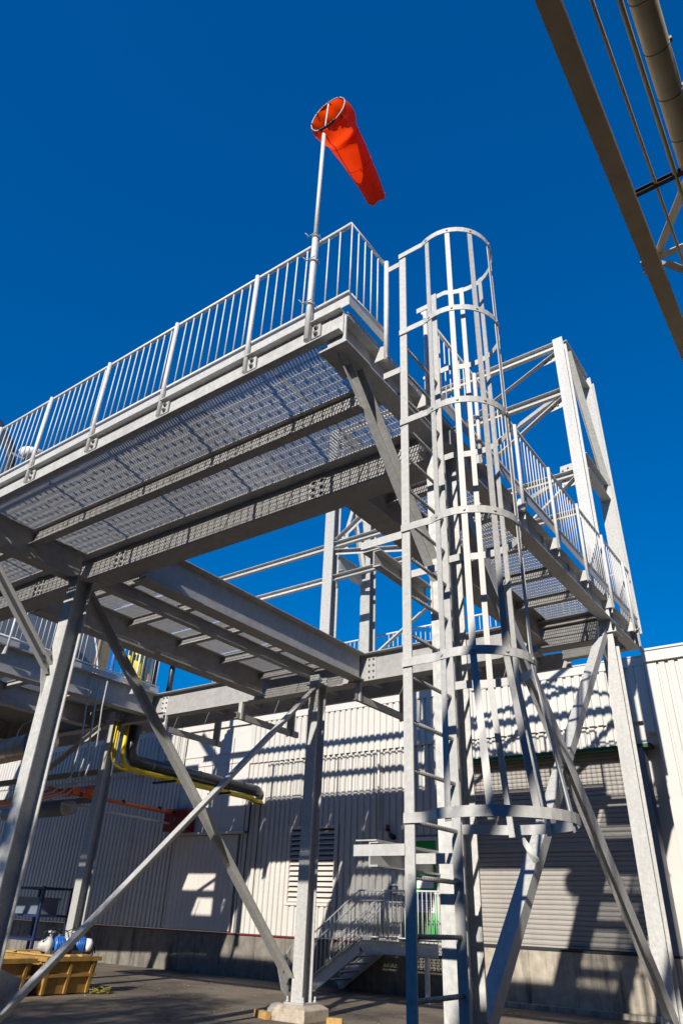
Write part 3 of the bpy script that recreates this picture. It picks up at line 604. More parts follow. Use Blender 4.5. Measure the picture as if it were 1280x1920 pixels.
for x_, z in ((-2.98, 9.98), (-2.98, 8.78), (-2.98, 7.3), (-2.98, 6.98), (-8.05, 7.32), (-8.05, 6.98)):
    s_ = 1 if x_ > -5 else -1
    tpart('gusset_plate', MB().add([(x_-0.12, TY0-0.012, z-0.08), (x_+0.16, TY0-0.012, z-0.05), (x_+0.16, TY0-0.012, z+0.10), (x_-0.10, TY0-0.012, z+0.09), (x_-0.12, TY0-0.003, z-0.08), (x_+0.16, TY0-0.003, z-0.05), (x_+0.16, TY0-0.003, z+0.10), (x_-0.10, TY0-0.003, z+0.09)], [(0,1,2,3),(7,6,5,4),(0,4,5,1),(1,5,6,2),(2,6,7,3),(3,7,4,0)]))
    for q in (-0.06, 0.04): inst('bolt', BOLT_ME, tw, (x_ + q*s_, TY0-0.012, z + 0.03*q/0.05*s_*0.5))

# ------------------------------------------------------------------ stair to the green door
st = thing('access_stair', 'short galvanised stair with handrails leading to the green door', 'stairs', (-10, 15.6, GZ))
LZ = -0.43; YS0, YS1 = 15.2, 16.30
def strg(y): 
    b = MB(); b.csec((-11.62, y, GZ+0.06), (-10.28, y, LZ-0.10), 0.25, 0.06, 0.01, side=1 if y < 15.5 else -1); b.csec((-10.28, y, LZ-0.10), (-8.3, y, LZ-0.10), 0.25, 0.06, 0.01, side=1 if y < 15.5 else -1); return b
for y in (YS0, YS1-0.04): part('stringer', strg(y), GALV, st)
for i in range(5):
    t = (i + 0.6) / 5.6; xx = -11.62 + 1.34*t; zz = GZ + 0.1 + (LZ - GZ - 0.1)*t
    part('tread', MB().box((xx-0.02, YS0+0.03, zz), (xx+0.24, YS1-0.07, zz+0.03)), GALVD, st)
lg = grating_mesh(1.9, 1.0); inst('landing_grating', lg, st, (-10.25, YS0+0.05, LZ-0.04))
for xx in (-8.6,): part('landing_post', MB().bar((xx, YS0+0.05, GZ+0.02), (xx, YS0+0.05, LZ-0.22), 0.08, 0.08), GALV, st); part('post_foot', MB().box((xx-0.1, YS0-0.05, GZ), (xx+0.1, YS0+0.15, GZ+0.02)), GALV, st)
SB = MB().tube((0,0,0), (0,0,1), 0.009, 8).mesh('baluster', PIPEM)
for y in (YS0-0.02, YS1-0.02):
    tr_ = [(-11.85, y, GZ+0.98), (-11.6, y, GZ+1.12), (-10.32, y, LZ+1.0), (-8.32, y, LZ+1.0)]
    part('handrail', MB().path(tr_, 0.019, 10), PIPEM, st); part('grab_rail', MB().path([(-11.8, y-0.03, GZ+0.76), (-11.6, y-0.03, GZ+0.9), (-10.28, y-0.03, LZ+0.80), (-9.6, y-0.03, LZ+0.80)], 0.016, 10), PIPEM, st)
    part('bottom_rail', MB().path([(-11.62, y, GZ+0.26), (-10.3, y, LZ+0.09), (-8.32, y, LZ+0.09)], 0.015, 8), PIPEM, st)
    if y > 16: part('newel_loop', MB().path([(-11.6, y, GZ+1.1), (-11.85, y, GZ+0.98), (-11.9, y, GZ+0.6), (-11.6, y, GZ+0.3)], 0.016, 8), PIPEM, st)
    for i in range(11):
        t = i/11; xx = -11.6 + 1.3*t; zb = GZ+0.26+(LZ+0.09-GZ-0.26)*t; inst('baluster', SB, st, (xx, y, zb), scale=(1, 1, 0.86)) 
    for i in range(19): inst('baluster', SB, st, (-10.3 + i*0.11, y, LZ+0.09), scale=(1.7 if i in (0, 7, 18) else 1, 1.7 if i in (0, 7, 18) else 1, 0.91))
for i in range(9): inst('baluster', SB, st, (-8.32, YS0 + 0.1 + i*0.12, LZ+0.09), scale=(1, 1, 0.91))
part('handrail', MB().tube((-8.32, YS0-0.02, LZ+1.0), (-8.32, YS1-0.02, LZ+1.0), 0.019), PIPEM, st)

# wall fittings
al = thing('alarm_light', 'small red beacon lamp on a dark bracket high beside the green door', 'lamp', (-10.22, FY-0.1, 1.86))
part('lens', MB().path([(-10.24, FY-0.12, 1.98), (-10.24, FY-0.12, 2.05), (-10.24, FY-0.12, 2.09)], [0.055, 0.055, 0.03], 12), GLASSR, al); part('lamp_body', MB().path([(-10.24, FY-0.12, 1.98), (-10.24, FY-0.12, 1.94)], 0.06, 12).path([(-10.17, FY-0.1, 1.86), (-10.1, FY-0.12, 1.80), (-10.02, FY-0.14, 1.78)], [0.05, 0.07, 0.06], 10), BLACK, al)
part('lamp_bracket', MB().bar((-10.24, FY-0.12, 1.93), (-10.24, FY, 1.93), 0.03, 0.03).bar((-10.16, FY-0.1, 1.85), (-10.16, FY, 1.9), 0.03, 0.03), GREYB, al)
ib = thing('intercom', 'small grey call box on the wall left of the green door', 'intercom', (-10.1, FY-0.06, 0.5))
part('box', MB().box((-10.17, FY-0.12, 0.52), (-10.02, FY-0.02, 0.72)), GREYB, ib); part('hood', MB().box((-10.19, FY-0.17, 0.725), (-10.0, FY-0.02, 0.745)), WHITEM, ib); part('handset', MB().tube((-10.13, FY-0.14, 0.56), (-10.13, FY-0.14, 0.68), 0.022), BLACK, ib)
rb = thing('fire_hose_cabinet', 'dark red cabinet fixed to the warehouse wall above the sliding door', 'cabinet', (-17.9, FY-0.2, 2.05))
part('cabinet_body', MB().box((-18.35, FY-0.42, 2.12), (-17.35, FY-0.06, 2.72)), RED, rb); part('lid', MB().add([(-18.4, FY-0.46, 2.725), (-17.3, FY-0.46, 2.725), (-17.3, FY-0.04, 2.80), (-18.4, FY-0.04, 2.80), (-18.4, FY-0.46, 2.745), (-17.3, FY-0.46, 2.745), (-17.3, FY-0.04, 2.82), (-18.4, FY-0.04, 2.82)], [(3,2,1,0),(4,5,6,7),(0,1,5,4),(1,2,6,5),(2,3,7,6),(3,0,4,7)]), RED, rb); part('latch', MB().box((-17.9, FY-0.44, 2.4), (-17.8, FY-0.42, 2.5)), BOLT, rb)
for nm, pp, lbl in (('wall_conduit', [(-16.9, FY-0.06, 2.06), (-15.05, FY-0.06, 2.06), (-15.05, FY-0.06, 3.3)], 'thin dark conduit turning up the wall above the cream sliding door'), ):
    solo(nm, MB().path(pp, 0.022, 8), BLACK, lbl, 'conduit')

# ------------------------------------------------------------------ pipes on the left
bp_ = thing('insulated_pipe', 'thick dark jacketed pipe dropping from the deck and running to the warehouse wall', 'pipe', (-14.72, 11.4, 3.0))
part('jacket', MB().path([(-14.72, 11.42, 4.0), (-14.72, 11.42, 3.45), (-14.72, 11.46, 3.3), (-14.72, 11.56, 3.2), (-14.72, 11.75, 3.17), (-14.72, 16.0, 3.14), (-14.72, 16.2, 3.12)], 0.15, 18), INSUL, bp_)
bd = MB()
for y_ in (12.1, 12.9, 13.8, 14.7, 15.5): bd.tube((-14.72, y_, 3.16), (-14.72, y_+0.025, 3.16), 0.154, 18)
part('jacket_band', bd, BOLT, bp_); part('end_cap', MB().path([(-14.72, 16.19, 3.12), (-14.72, 16.28, 3.10), (-14.66, 16.33, 3.02)], [0.15, 0.13, 0.07], 16), GALVD, bp_)
for i, (xo, yo, r_, zb) in enumerate(((-0.06, 11.13, 0.055, 2.97), (-0.14, 10.93, 0.036, 2.94), (-0.02, 10.78, 0.015, 2.93))):
    lbls = ('thicker yellow pipe with a long bend beside the dark jacketed pipe', 'thinner yellow pipe with a bend next to the thick one', 'yellow tube, thinnest and leftmost of the three bent yellow pipes')
    x_ = -14.6 + xo
    pts = [(x_, yo, 4.05), (x_, yo, zb+0.32), (x_, yo+0.03, zb+0.2), (x_, yo+0.09, zb+0.1), (x_, yo+0.19, zb+0.03), (x_, yo+0.34, zb), (x_, 15.9, zb-0.06), (x_, 16.1, zb-0.12), (x_, 16.35, zb-0.12)]
    solo('yellow_pipe', MB().path(pts, r_, 14), YEL, lbls[i], 'pipe', 'bent yellow pipes')
for y_ in (12.6, 14.6): 
    tp = thing('trapeze_hanger', 'trapeze hanger under the dark and yellow pipes, %s the steel platform' % ('nearer to' if y_ < 13 else 'farther from'), 'hanger', (-14.7, y_, 2.8)); part('support_channel', MB().bar((-15.1, y_, 2.84), (-14.25, y_, 2.84), 0.06, 0.05), BLACK, tp)
    for a in (-15.05, -14.3): part('rod', MB().tube((a, y_, 2.84), (a, y_, 4.3), 0.008, 6), BLACK, tp)
op = thing('sprinkler_main', 'orange red pipe running above the yard into the dark red cabinet', 'pipe', (-18, 12.6, 2.6)); part('pipe_run', MB().path([(-18, 11.5, 2.72), (-18, 16.0, 2.64)], 0.055, 12), ORA, op)
for y_ in (12.5, 14.0, 15.4): part('clamp', MB().tube((-18, y_, 2.71), (-18, y_+0.06, 2.70), 0.066, 12), BLACK, op)
solo('conduit_run', MB().path([(-18, 12.0, 2.42), (-18, 15.9, 2.33)], 0.035, 10), GALVB, 'grey conduit running just below the orange red pipe', 'conduit')
cap = thing('orange_cylinder', 'orange capped cylinder behind the back left column', 'pipe', (-19.6, 14, 3.0)); part('tube_body', MB().path([(-22.2, 14, 3.12), (-19.2, 14, 3.14), (-19.05, 14, 3.14), (-18.98, 14, 3.14)], [0.13, 0.13, 0.12, 0.05], 16), ORA, cap); part('band', MB().tube((-19.75, 14, 3.135), (-19.68, 14, 3.135), 0.136, 16), SIGNO, cap)
o2 = thing('orange_header', 'red orange pipe header crossing behind the left column', 'pipe', (-19, 12, 2.6)); part('pipe_run', MB().path([(-24, 12, 2.5), (-19.2, 12, 2.6), (-18.6, 12, 2.68), (-17.45, 12, 2.70)], [0.09, 0.09, 0.11, 0.11], 12), ORA, o2); part('flange', MB().tube((-18.75, 12, 2.66), (-18.68, 12, 2.66), 0.15, 14), ORA, o2)
du = thing('silver_duct', 'silver sheet metal duct hung on a wire at the left edge', 'duct', (-15.5, 9, 2.8)); part('duct_body', MB().path([(-22, 9, 2.86), (-14.75, 9, 3.12)], 0.27, 20), SILV, du); part('duct_collar', MB().path([(-15.1, 9, 3.11), (-14.95, 9, 3.115)], 0.285, 20), GREYB, du); part('duct_end', MB().path([(-14.75, 9, 3.12), (-14.45, 9, 3.13), (-14.3, 9, 3.13)], [0.26, 0.22, 0.05], 20), SILV, du)
sb = MB()
for a in range(6): sb.tube((-15.4-a*0.35, 9, 3.097-a*0.0125), (-15.42-a*0.35, 9, 3.097-a*0.0125), 0.275, 20)
part('duct_seam', sb, GALVD, du)
hg = thing('duct_hanger', 'wire bail carrying the silver duct below the deck', 'hanger', (-15.5, 9, 3.4)); part('bail', MB().path([(-15.85, 9, 3.1), (-15.85, 9, 3.48), (-15.75, 9, 3.62), (-15.3, 9, 3.72), (-14.95, 9, 3.52), (-14.95, 9, 3.3)], 0.016, 8), GALV, hg); part('chain', MB().tube((-15.3, 9, 3.7), (-15.15, 9, 4.1), 0.014, 6), GALV, hg)
du2 = thing('dark_duct', 'short dark grey duct low behind the left column', 'duct', (-21.5, 14, 2.3)); part('duct_body', MB().path([(-24, 14, 2.60), (-20.7, 14, 2.66)], 0.22, 18), GREYB, du2); part('duct_cap', MB().path([(-20.7, 14, 2.66), (-20.45, 14, 2.66), (-20.4, 14, 2.66)], [0.22, 0.21, 0.05], 18), GALVD, du2)
# flexible conduits drooping beside the back left column
for i, xo in enumerate((0.0, 0.14, 0.26)):
    solo('flexible_conduit', MB().path([(-13.7+0.05*i, 9.2+xo*1.3, 4.5), (-13.7+0.05*i, 9.2+xo*1.3, 3.9), (-13.72+0.05*i, 9.28+xo*1.3, 3.1), (-13.85, 9.3+xo*1.3, 2.4), (-14.2, 9.2+xo*1.3, 2.1), (-14.8, 9.1+xo*1.3, 2.0)], 0.018, 8), GALVB,
         ('pale ribbed conduit drooping below the deck, leftmost of three', 'pale ribbed conduit drooping below the deck, middle of three', 'pale ribbed conduit drooping below the deck, rightmost of three')[i], 'conduit', 'conduits drooping beside the back left column')
for z0, z1, xa, xb in ((2.2, 3.2, -17, -13.9),): solo('knee_strut', MB().lsec((-18.2, 10.6, 2.3), (-14.9, 10.6, 3.9), 0.1, 0.01, (0,-1,0)), GALVD, 'steel angle strut rising to the back left column', 'strut')
solo('pipe_rack_beam', MB().isec((-24, 12.9, 3.35), (-14.9, 12.9, 3.35), 0.16, 0.14), GALVD, 'grey steel rack beam crossing behind the back left column', 'beam'); solo('pipe_rack_beam', MB().isec((-26, 14.6, 2.95), (-19.5, 14.6, 2.95), 0.18, 0.14), GALVD, 'grey steel rack beam at the left edge above the orange pipes', 'beam')

# equipment standing on the left deck
eq = thing('plant_enclosure', 'long slate blue plant enclosure on the left deck behind the guardrail', 'enclosure', (-17, 8.5, 4.6)); part('enclosure_wall', MB().box((-27.0, 6.6, 4.62), (-16.2, 10.1, 7.4)), GREYB, eq); part('enclosure_wall', MB().box((-27.0, 10.1, 4.62), (-18.2, 12.6, 7.4)), GREYB, eq); part('cabinet_door', MB().box((-16.198, 6.9, 4.8), (-16.18, 7.9, 6.8)), GREYB, eq); part('cabinet_door', MB().box((-16.198, 8.0, 4.8), (-16.18, 9.9, 6.8)), GREYB, eq)
for nm, y_, r_, m_, lb_ in (('blue_pipe', 10.92, 0.06, BLUE, 'upright bright blue pipe on the left deck'), ('yellow_riser', 11.72, 0.17, YEL, 'fat upright yellow pipe on the left deck'), ('yellow_riser', 11.42, 0.05, YEL, 'slim upright yellow pipe on the left deck'), ('silver_riser', 12.1, 0.13, SILV, 'upright silver pipe on the left deck'), ('dark_riser', 12.32, 0.09, INSUL, 'upright dark pipe beside the silver one on the left deck'), ('dark_riser', 12.95, 0.08, INSUL, 'upright dark pipe standing apart near the deck corner')):
    b = MB().tube((-15.5, y_, 4.61), (-15.5, y_, 7.2), r_, 14); b.tube((-15.5, y_, 4.61), (-15.5, y_, 4.66), r_*1.6, 14); b.tube((-15.5, y_, 5.4), (-15.5, y_, 5.45), r_*1.15, 14); solo(nm, b, m_, lb_, 'pipe', 'risers on the left deck')
solo('tan_board', MB().box((-15.6, 10.45, 4.62), (-15.55, 10.8, 7.0)).box((-15.62, 10.43, 4.62), (-15.54, 10.47, 7.0)), TANB, 'tan upright board on the left deck behind the guardrail', 'board')
solo('white_hose', MB().path([(-14.2, 9.2, 6.3), (-14.25, 9.22, 5.9), (-14.15, 9.32, 5.6), (-14.2, 9.5, 5.3), (-14.2, 9.62, 4.9), (-14.25, 9.62, 4.63)], 0.022, 8), WHITEM, 'white hose hanging behind the left guardrail', 'hose')
rv = thing('roof_ventilator', 'white capped ventilator and dark sloping hood beyond the front guardrail at the left edge', 'ventilator', (-13.4, 6.2, 8.0))
part('cap', MB().path([(-12.95, 6.0, 8.62), (-12.95, 6.0, 8.52), (-12.95, 6.0, 8.40)], [0.05, 0.30, 0.14], 16), WHITEM, rv); part('hood', MB().path([(-15.4, 6.0, 10.4), (-14.3, 6.0, 9.3), (-13.9, 6.0, 8.7), (-13.9, 6.0, 4.62)], [0.16, 0.14, 0.10, 0.10], 14), INSUL, rv); part('arm', MB().tube((-14.0, 6.0, 8.95), (-12.95, 6.0, 8.3), 0.035), GREYB, rv); part('stack', MB().tube((-12.95, 6.0, 8.25), (-12.95, 6.0, 4.62), 0.1, 12), GREYB, rv)

# ------------------------------------------------------------------ yellow bins with pumps
def tub(name, x0, x1, y0, y1, z0, z1, label):
    r = thing(name, label, 'bin', ((x0+x1)/2, (y0+y1)/2, z0), 'yellow bins beside the back left column'); fl = 0.07; zm = z0 + (z1-z0)*0.5
    def ringq(e, z): return [(x0-e, y0-e, z), (x1+e, y0-e, z), (x1+e, y1+e, z), (x0-e, y1+e, z)]
    vs = ringq(-fl, z0) + ringq(0, z1) + ringq(-0.04, z1) + ringq(-fl-0.04, z0+0.05)
    part('shell', MB().add(vs, [(0,1,5,4),(1,2,6,5),(2,3,7,6),(3,0,4,7),(4,5,9,8),(5,6,10,9),(6,7,11,10),(7,4,8,11),(8,9,13,12),(9,10,14,13),(10,11,15,14),(11,8,12,15),(12,13,14,15),(3,2,1,0)]), YBIN, r)
    rim = MB(); e0, e1 = 0.045, -0.03
    for zz, e in ((z1-0.075, 0.045), (zm-0.03, 0.0)):
        hh = 0.07 if e > 0.01 else 0.05
        rim.box((x0-e, y0-e, zz), (x1+e, y0-e+0.05, zz+hh)).box((x0-e, y1+e-0.05, zz), (x1+e, y1+e, zz+hh)).box((x1+e-0.05, y0-e+0.05, zz), (x1+e, y1+e-0.05, zz+hh)).box((x0-e, y0-e+0.05, zz), (x0-e+0.05, y1+e-0.05, zz+hh))
    part('rim', rim, YBIN, r)
    for t in (0.0, 0.46, 0.93): 
        rb_ = MB(); yy = y0 + 0.02 + (y1-y0-0.1)*t; rb_.add([(x1-0.075, yy, z0), (x1-0.03, yy, z0), (x1+0.03, yy, z1-0.07), (x1-0.02, yy, z1-0.07), (x1-0.075, yy+0.06, z0), (x1-0.03, yy+0.06, z0), (x1+0.03, yy+0.06, z1-0.07), (x1-0.02, yy+0.06, z1-0.07)], [(0,1,2,3),(7,6,5,4),(0,4,5,1),(1,5,6,2),(2,6,7,3),(3,7,4,0)]); part('rib', rb_, YBIN, r); rb_ = MB()
        xx_ = x0 + 0.02 + (x1-x0-0.1)*t; rb_.add([(xx_, y0+0.075, z0), (xx_, y0+0.03, z0), (xx_, y0-0.03, z1-0.07), (xx_, y0+0.02, z1-0.07), (xx_+0.06, y0+0.075, z0), (xx_+0.06, y0+0.03, z0), (xx_+0.06, y0-0.03, z1-0.07), (xx_+0.06, y0+0.02, z1-0.07)], [(0,1,2,3),(7,6,5,4),(0,4,5,1),(1,5,6,2),(2,6,7,3),(3,7,4,0)]); part('rib', rb_, YBIN, r)
    return r
bn = tub('yellow_bin', -15.3, -13.5, 9.45, 10.62, GZ+0.02, -0.84, 'worn yellow bin holding two pumps beside the back left column')
tub('yellow_bin', -15.6, -13.55, 7.9, 9.2, GZ+0.02, -0.86, 'worn yellow bin partly hidden by the left column')
solo('pallet_boards', MB().box((-15.36, 9.6, -0.842), (-13.5, 9.78, -0.812)).box((-15.34, 9.9, -0.842), (-13.46, 10.08, -0.812)).box((-15.36, 10.2, -0.842), (-13.49, 10.4, -0.812)).box((-14.9, 9.56, -0.811), (-14.78, 10.45, -0.79)), WOOD, 'loose timber boards across the yellow bin', 'boards')
def pump(x, y, z, rz, label):
    r = thing('pump', label, 'pump', (x, y, z), 'pumps on the yellow bin'); c, s = math.cos(rz), math.sin(rz)
    def q(a, b, h): return (x + a*c - b*s, y + a*s + b*c, z + h)
    part('casing', MB().path([q(-0.26, 0, 0.13), q(-0.2, 0, 0.13), q(-0.12, 0, 0.14), q(-0.11, 0, 0.14), q(-0.05, 0, 0.14), q(0.02, 0, 0.14)], [0.05, 0.10, 0.11, 0.15, 0.15, 0.08], 14), GALVB, r)
    part('motor', MB().path([q(0.03, 0, 0.15), q(0.05, 0, 0.15), q(0.2, 0, 0.15), q(0.23, 0, 0.15)], [0.1, 0.14, 0.14, 0.09], 16), BLUE, r, 'blue motor')
    fb = MB()
    for k_ in range(5): fb.tube(q(0.06+0.03*k_, 0, 0.15), q(0.072+0.03*k_, 0, 0.15), 0.152, 16)
    part('cooling_fins', fb, BLUE, r); part('terminal_box', MB().box((x-0.03, y+0.08, z+0.26), (x+0.07, y+0.17, z+0.33)), GREYB, r); part('fan_cover', MB().path([q(0.23, 0, 0.15), q(0.33, 0, 0.15), q(0.36, 0, 0.15)], [0.12, 0.11, 0.05], 16), WHITEM, r)
    part('valve', MB().tube(q(-0.05, 0, 0.26), q(-0.05, 0, 0.36), 0.03, 10).tube(q(-0.05, 0, 0.35), q(-0.05, 0, 0.385), 0.07, 12), GALVB, r); part('feet', MB().box((x-0.15, y-0.12, z), (x-0.08, y+0.12, z+0.06)).box((x+0.08, y-0.12, z), (x+0.15, y+0.12, z+0.06)), BOLT, r)
    part('cable', MB().path([q(0.1, 0.05, 0.29), q(0.12, 0.12, 0.42), q(0.3, 0.2, 0.38), q(0.42, 0.22, 0.12), q(0.46, 0.22, 0.0)], 0.011, 6), BLACK, r); part('handle', MB().path([q(-0.2, -0.08, 0.2), q(-0.22, -0.1, 0.36), q(-0.05, -0.1, 0.44), q(0.1, -0.1, 0.36)], 0.01, 6), BLACK, r)
pump(-13.85, 9.72, -0.811, 1.2, 'pump with a blue motor, left one of the two on the yellow bin'); pump(-13.85, 10.22, -0.811, 1.0, 'pump with a blue motor, right one of the two on the yellow bin'); 
rp = MB()
for j in range(44):
    a = j*0.9; rp.tube((-13.42+0.18*math.cos(a)*random.uniform(.6,1.1), 10.75+0.25*math.sin(a)*random.uniform(.6,1.1), GZ+0.02+0.09*random.random()**2), (-13.42+0.18*math.cos(a+1)*random.uniform(.6,1.1), 10.75+0.25*math.sin(a+1)*random.uniform(.6,1.1), GZ+0.02+0.09*random.random()**2), 0.010, 6)
solo('rope_heap', rp, MOSS, 'heap of yellow green rope on the ground at the corner of the bin', 'rope')
rk = thing('blue_rack', 'dark blue frame trolley parked by the wall behind the left columns', 'trolley', (-22, 14.4, GZ))
for a in (-22.6, -20.9):
    for b_ in (14.0, 15.0): part('upright', MB().bar((a, b_, GZ+0.1), (a, b_, 0.5), 0.07, 0.07), BLUED, rk); part('wheel', MB().tube((a, b_-0.03, GZ+0.07), (a, b_+0.03, GZ+0.07), 0.07, 12), BLACK, rk)
for z in (-0.9, -0.3, 0.42): part('shelf', MB().box((-22.63, 13.97, z), (-20.87, 15.03, z+0.06)), BLUED, rk)
solo('stored_crate', MB().box((-22.4, 14.1, -0.235), (-21.2, 14.8, 0.2)).box((-22.45, 14.05, 0.15), (-21.15, 14.85, 0.21)), GREYB, 'grey crate on the dark blue trolley', 'crate')

# things lying on the ground
solo('timber_offcut', MB().bar((-9.30, 10.72, GZ+0.05), (-8.90, 10.55, GZ+0.05), 0.1, 0.1), WOOD, 'short timber block lying left of the footing', 'timber'); solo('timber_offcut', MB().bar((-7.98, 10.9, GZ+0.045), (-7.75, 11.0, GZ+0.045), 0.09, 0.09), WOOD, 'short timber block lying right of the footing', 'timber')
rgm = MB(); 
for i in range(6):
    for k in range(10):
        a = 2*math.pi*k/10; t = i/5; rad = 0.2*math.cos(t*math.pi/2)*(1+0.25*math.sin(3*a+i)); rgm.v.append(V((-9.06+rad*math.cos(a)*1.3, 11.0+rad*math.sin(a), GZ+0.2*math.sin(t*math.pi/2)*(1+0.1*math.sin(5*a)))))
rgm.f = [[i*10+k, i*10+(k+1) % 10, (i+1)*10+(k+1) % 10, (i+1)*10+k] for i in range(5) for k in range(10)]; rgm.sm = [True]*len(rgm.f)
solo('crumpled_rag', rgm, RAG, 'crumpled grey rag beside the footing', 'rag')
lf = MB()
for i in range(260):
    x_, y_ = random.uniform(-17, -2), random.uniform(9, 16.2); a = random.uniform(0, 6.28); r_ = random.uniform(0.012, 0.04); zz = GZ + 0.006
    lf.add([(x_+r_*math.cos(a), y_+r_*math.sin(a), zz), (x_+r_*0.6*math.cos(a+1.6), y_+r_*0.6*math.sin(a+1.6), zz+random.uniform(0.005, 0.02)), (x_-r_*math.cos(a), y_-r_*math.sin(a), zz+0.004), (x_+r_*0.6*math.cos(a-1.6), y_+r_*0.6*math.sin(a-1.6), zz+random.uniform(0.0, 0.02))], [(0,1,2,3)])
solo('leaf_litter', lf, WOOD, 'scattered dry leaves and grit on the asphalt', 'leaves', kind='stuff')

# ------------------------------------------------------------------ pipe bridge overhead at the right
BZ = 5.05; K = BZ/8.0
br = thing('pipe_bridge', 'overhead steel pipe bridge crossing the upper right corner', 'bridge', (0, 5, BZ))
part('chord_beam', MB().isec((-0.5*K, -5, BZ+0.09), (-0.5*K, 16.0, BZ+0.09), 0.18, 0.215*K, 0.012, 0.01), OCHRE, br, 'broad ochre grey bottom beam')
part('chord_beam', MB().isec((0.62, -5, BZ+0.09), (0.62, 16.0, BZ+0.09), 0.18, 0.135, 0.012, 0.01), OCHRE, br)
for yy in (6.5*K,): part('unistrut', MB().csec((-0.24, yy, BZ+0.03), (0.6, yy, BZ+0.03), 0.05, 0.04, 0.005, side=1), BLACK, br)
for yy in (7.93*K, 3.55*K, 11.6*K): 
    part('cross_angle', MB().lsec((-0.41, yy, BZ+0.19), (0.66, yy, BZ+0.19), 0.07, 0.008), GALV, br); part('bolt', MB().hex((-0.40, yy+0.03, BZ+0.19), (0,0,-1), 0.018, 0.05), GALV, br)
for yy in (5.0, 7.3): part('diagonal', MB().lsec((-0.25, yy, BZ+0.2), (0.55, yy-1.3, BZ+0.2), 0.07, 0.008), GALV, br); part('diagonal', MB().lsec((-0.25, yy+0.1, BZ+0.2), (0.55, yy+1.3, BZ+0.2), 0.07, 0.008), GALV, br)
for xx in (-0.5*K, 0.62): part('support_post', MB().isec((xx, -4.6, GZ), (xx, -4.6, BZ), 0.14, 0.13, 0.012, 0.01, (0,1,0)), GALV, br)
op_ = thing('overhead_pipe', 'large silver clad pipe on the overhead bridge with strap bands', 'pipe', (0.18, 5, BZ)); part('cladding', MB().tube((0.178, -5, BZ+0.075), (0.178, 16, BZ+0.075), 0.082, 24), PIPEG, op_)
b = MB()
y_ = 2.0
while y_ < 8: b.tube((0.178, y_, BZ+0.075), (0.178, y_+0.008, BZ+0.075), 0.0845, 24); b.box((0.255, y_-0.01, BZ+0.06), (0.275, y_+0.02, BZ+0.09)); y_ += 0.36
part('strap_bands', b, BOLT, op_)
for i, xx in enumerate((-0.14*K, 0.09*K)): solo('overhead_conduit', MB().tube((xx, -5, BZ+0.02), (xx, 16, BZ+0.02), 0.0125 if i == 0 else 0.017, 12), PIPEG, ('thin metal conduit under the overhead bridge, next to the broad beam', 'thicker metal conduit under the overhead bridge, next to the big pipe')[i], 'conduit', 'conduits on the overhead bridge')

# ------------------------------------------------------------------ blockers added behind the viewpoint to shade the yard
ga = thing('added_shade_gallery', 'added clad gallery, unseen behind the viewpoint, shading the lower ladder', 'gallery', (0.9, -6, GZ))  # made-up block behind the eye, placed to shade the lower ladder
part('gallery_wall', MB().box((-0.385, -12, 3.3), (2.3, -5.3, 4.9)), GREYB, ga); part('gallery_roof', MB().box((-0.39, -12.1, 4.905), (2.4, -5.2, 4.98)), GALVD, ga)
for yy in (-11.5, -6.5): part('gallery_post', MB().isec((2.2, yy, GZ), (2.2, yy, 3.3), 0.2, 0.2, up=(0,1,0)), GALV, ga)
BRICK = mat('dark_brown_brick', (0.13, 0.085, 0.065), 0.85, 0, 0.3, 4, 0.3, 30)
ob = thing('added_shade_building', 'added dark brick building, unseen behind the viewpoint, blocking low sky light', 'building', (0, -20, GZ))  # added out of view to cut sky fill on the shaded facade
part('wall', MB().box((-60, -32, GZ), (45, -18, 8.0)), BRICK, ob); part('parapet', MB().box((-60.1, -32.1, 8.0), (45.1, -17.9, 8.3)), BRICK, ob)
wn = MB().box((0,0,0), (1.6, 0.06, 1.5)).mesh('window', GREYB)
for i in range(24):
    for z in (0.2, 4.2): inst('window', wn, ob, (-52 + i*4.0, -18.0, z))

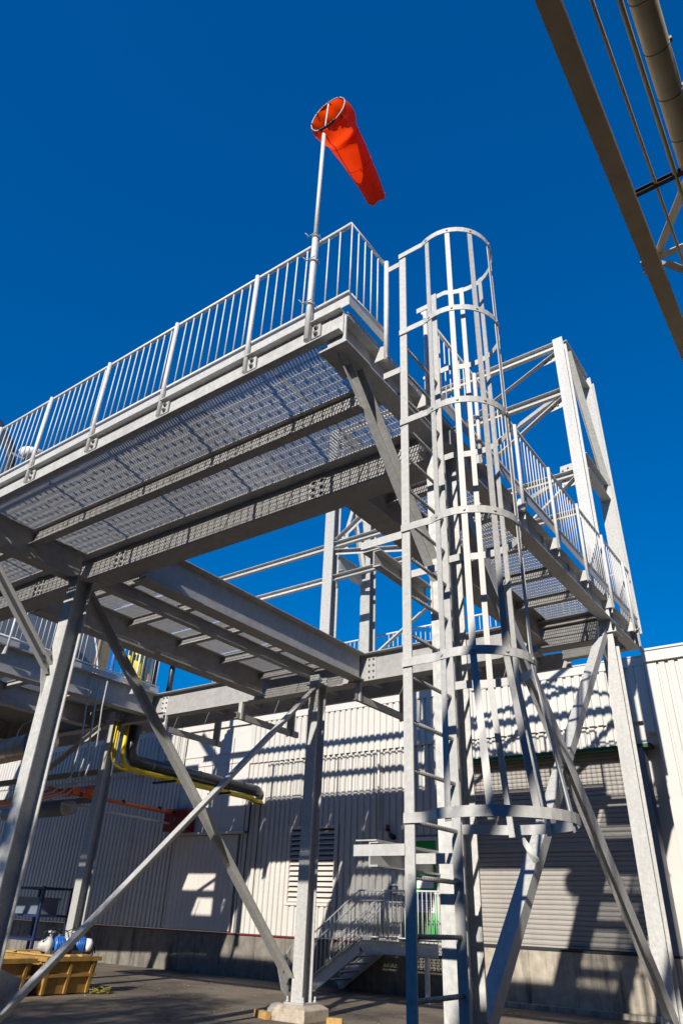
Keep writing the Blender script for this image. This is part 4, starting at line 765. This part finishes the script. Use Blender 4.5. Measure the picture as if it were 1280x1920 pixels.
part('wall', MB().box((6, -17.5, GZ), (20, 15.5, 8.0)), BRICK, ob); part('parapet', MB().box((5.9, -17.5, 8.0), (20.1, 15.6, 8.3)), BRICK, ob)  # side block added out of view to cut ground bounce and sky fill
CONT = mat('dull_blue_container_paint', (0.05, 0.07, 0.10), 0.6, 0, 0.15, 3, 0, 0, (0.12, 0.06, 0.03), 0.5, 2, True)
for i, (x0, z0) in enumerate(((-12.9, GZ+0.02), (-6.7, GZ+0.02), (-12.9, GZ+2.63), (-6.7, GZ+2.63))):  # invented stack, unseen, put here to shade the ground and reduce bounce
    ct = thing('added_shade_container', ('added blue container shading the yard behind the viewpoint, lower one on the left', 'added blue container shading the yard behind the viewpoint, lower one on the right', 'added blue container shading the yard behind the viewpoint, upper one on the left', 'added blue container shading the yard behind the viewpoint, upper one on the right')[i], 'container', (x0+3.03, -6.2, z0), 'stacked containers added behind the viewpoint for shade')
    part('shell', MB().box((x0, -7.4, z0), (x0+6.06, -5.0, z0+2.58)), CONT, ct)
    rbm = MB()
    for k in range(26): rbm.box((x0+0.2+k*0.22, -4.998, z0+0.2), (x0+0.3+k*0.22, -4.97, z0+2.4))
    part('side_corrugation', rbm, CONT, ct, kind='stuff')

# ------------------------------------------------------------------ tree behind the viewpoint whose shade dapples the left column and the yard
tr = thing('yard_tree', 'leafy tree outside the picture that dapples the yard and left column with shade', 'tree', (-7, -9, GZ))
tk = MB().path([(-7, -9, GZ), (-7.05, -9, 1.0), (-6.9, -9.05, 3.0), (-7, -9, 5.0), (-7.1, -9, 7.2)], [0.26, 0.2, 0.16, 0.12, 0.05], 12)
for a in range(9):
    an = a*2.4; z0 = 3.6 + a*0.4; tk.path([(-7, -9, z0), (-7+0.9*math.cos(an), -9+0.9*math.sin(an), z0+0.7), (-7+1.8*math.cos(an), -9+1.8*math.sin(an), z0+1.2)], [0.07, 0.045, 0.015], 7)
part('trunk', tk, BARK, tr)
cr = MB(); rnd = random.Random(3)
for c in range(95):
    while True:
        p = V((rnd.uniform(-1,1), rnd.uniform(-1,1), rnd.uniform(-1,1)))
        if p.length < 1: break
    cc = V((-7, -9, 6.9)) + V((p.x*2.3, p.y*2.3, p.z*2.3)); 
    for l in range(90):
        q = cc + V((rnd.gauss(0, 0.24), rnd.gauss(0, 0.24), rnd.gauss(0, 0.2))); a = V((rnd.gauss(0,1), rnd.gauss(0,1), rnd.gauss(0,1))).normalized()*0.075; b_ = a.cross(V((rnd.gauss(0,1), rnd.gauss(0,1), rnd.gauss(0,1)))).normalized()*0.045
        cr.add([q-a, q+b_, q+a, q-b_], [(0,1,2,3)])
part('crown', cr, LEAFM, tr)

# ------------------------------------------------------------------ stand everything on the ground (eye level back up to H)
for o in SC.objects:
    if o.parent is None and o.type not in ('CAMERA', 'LIGHT'): o.location.z += H
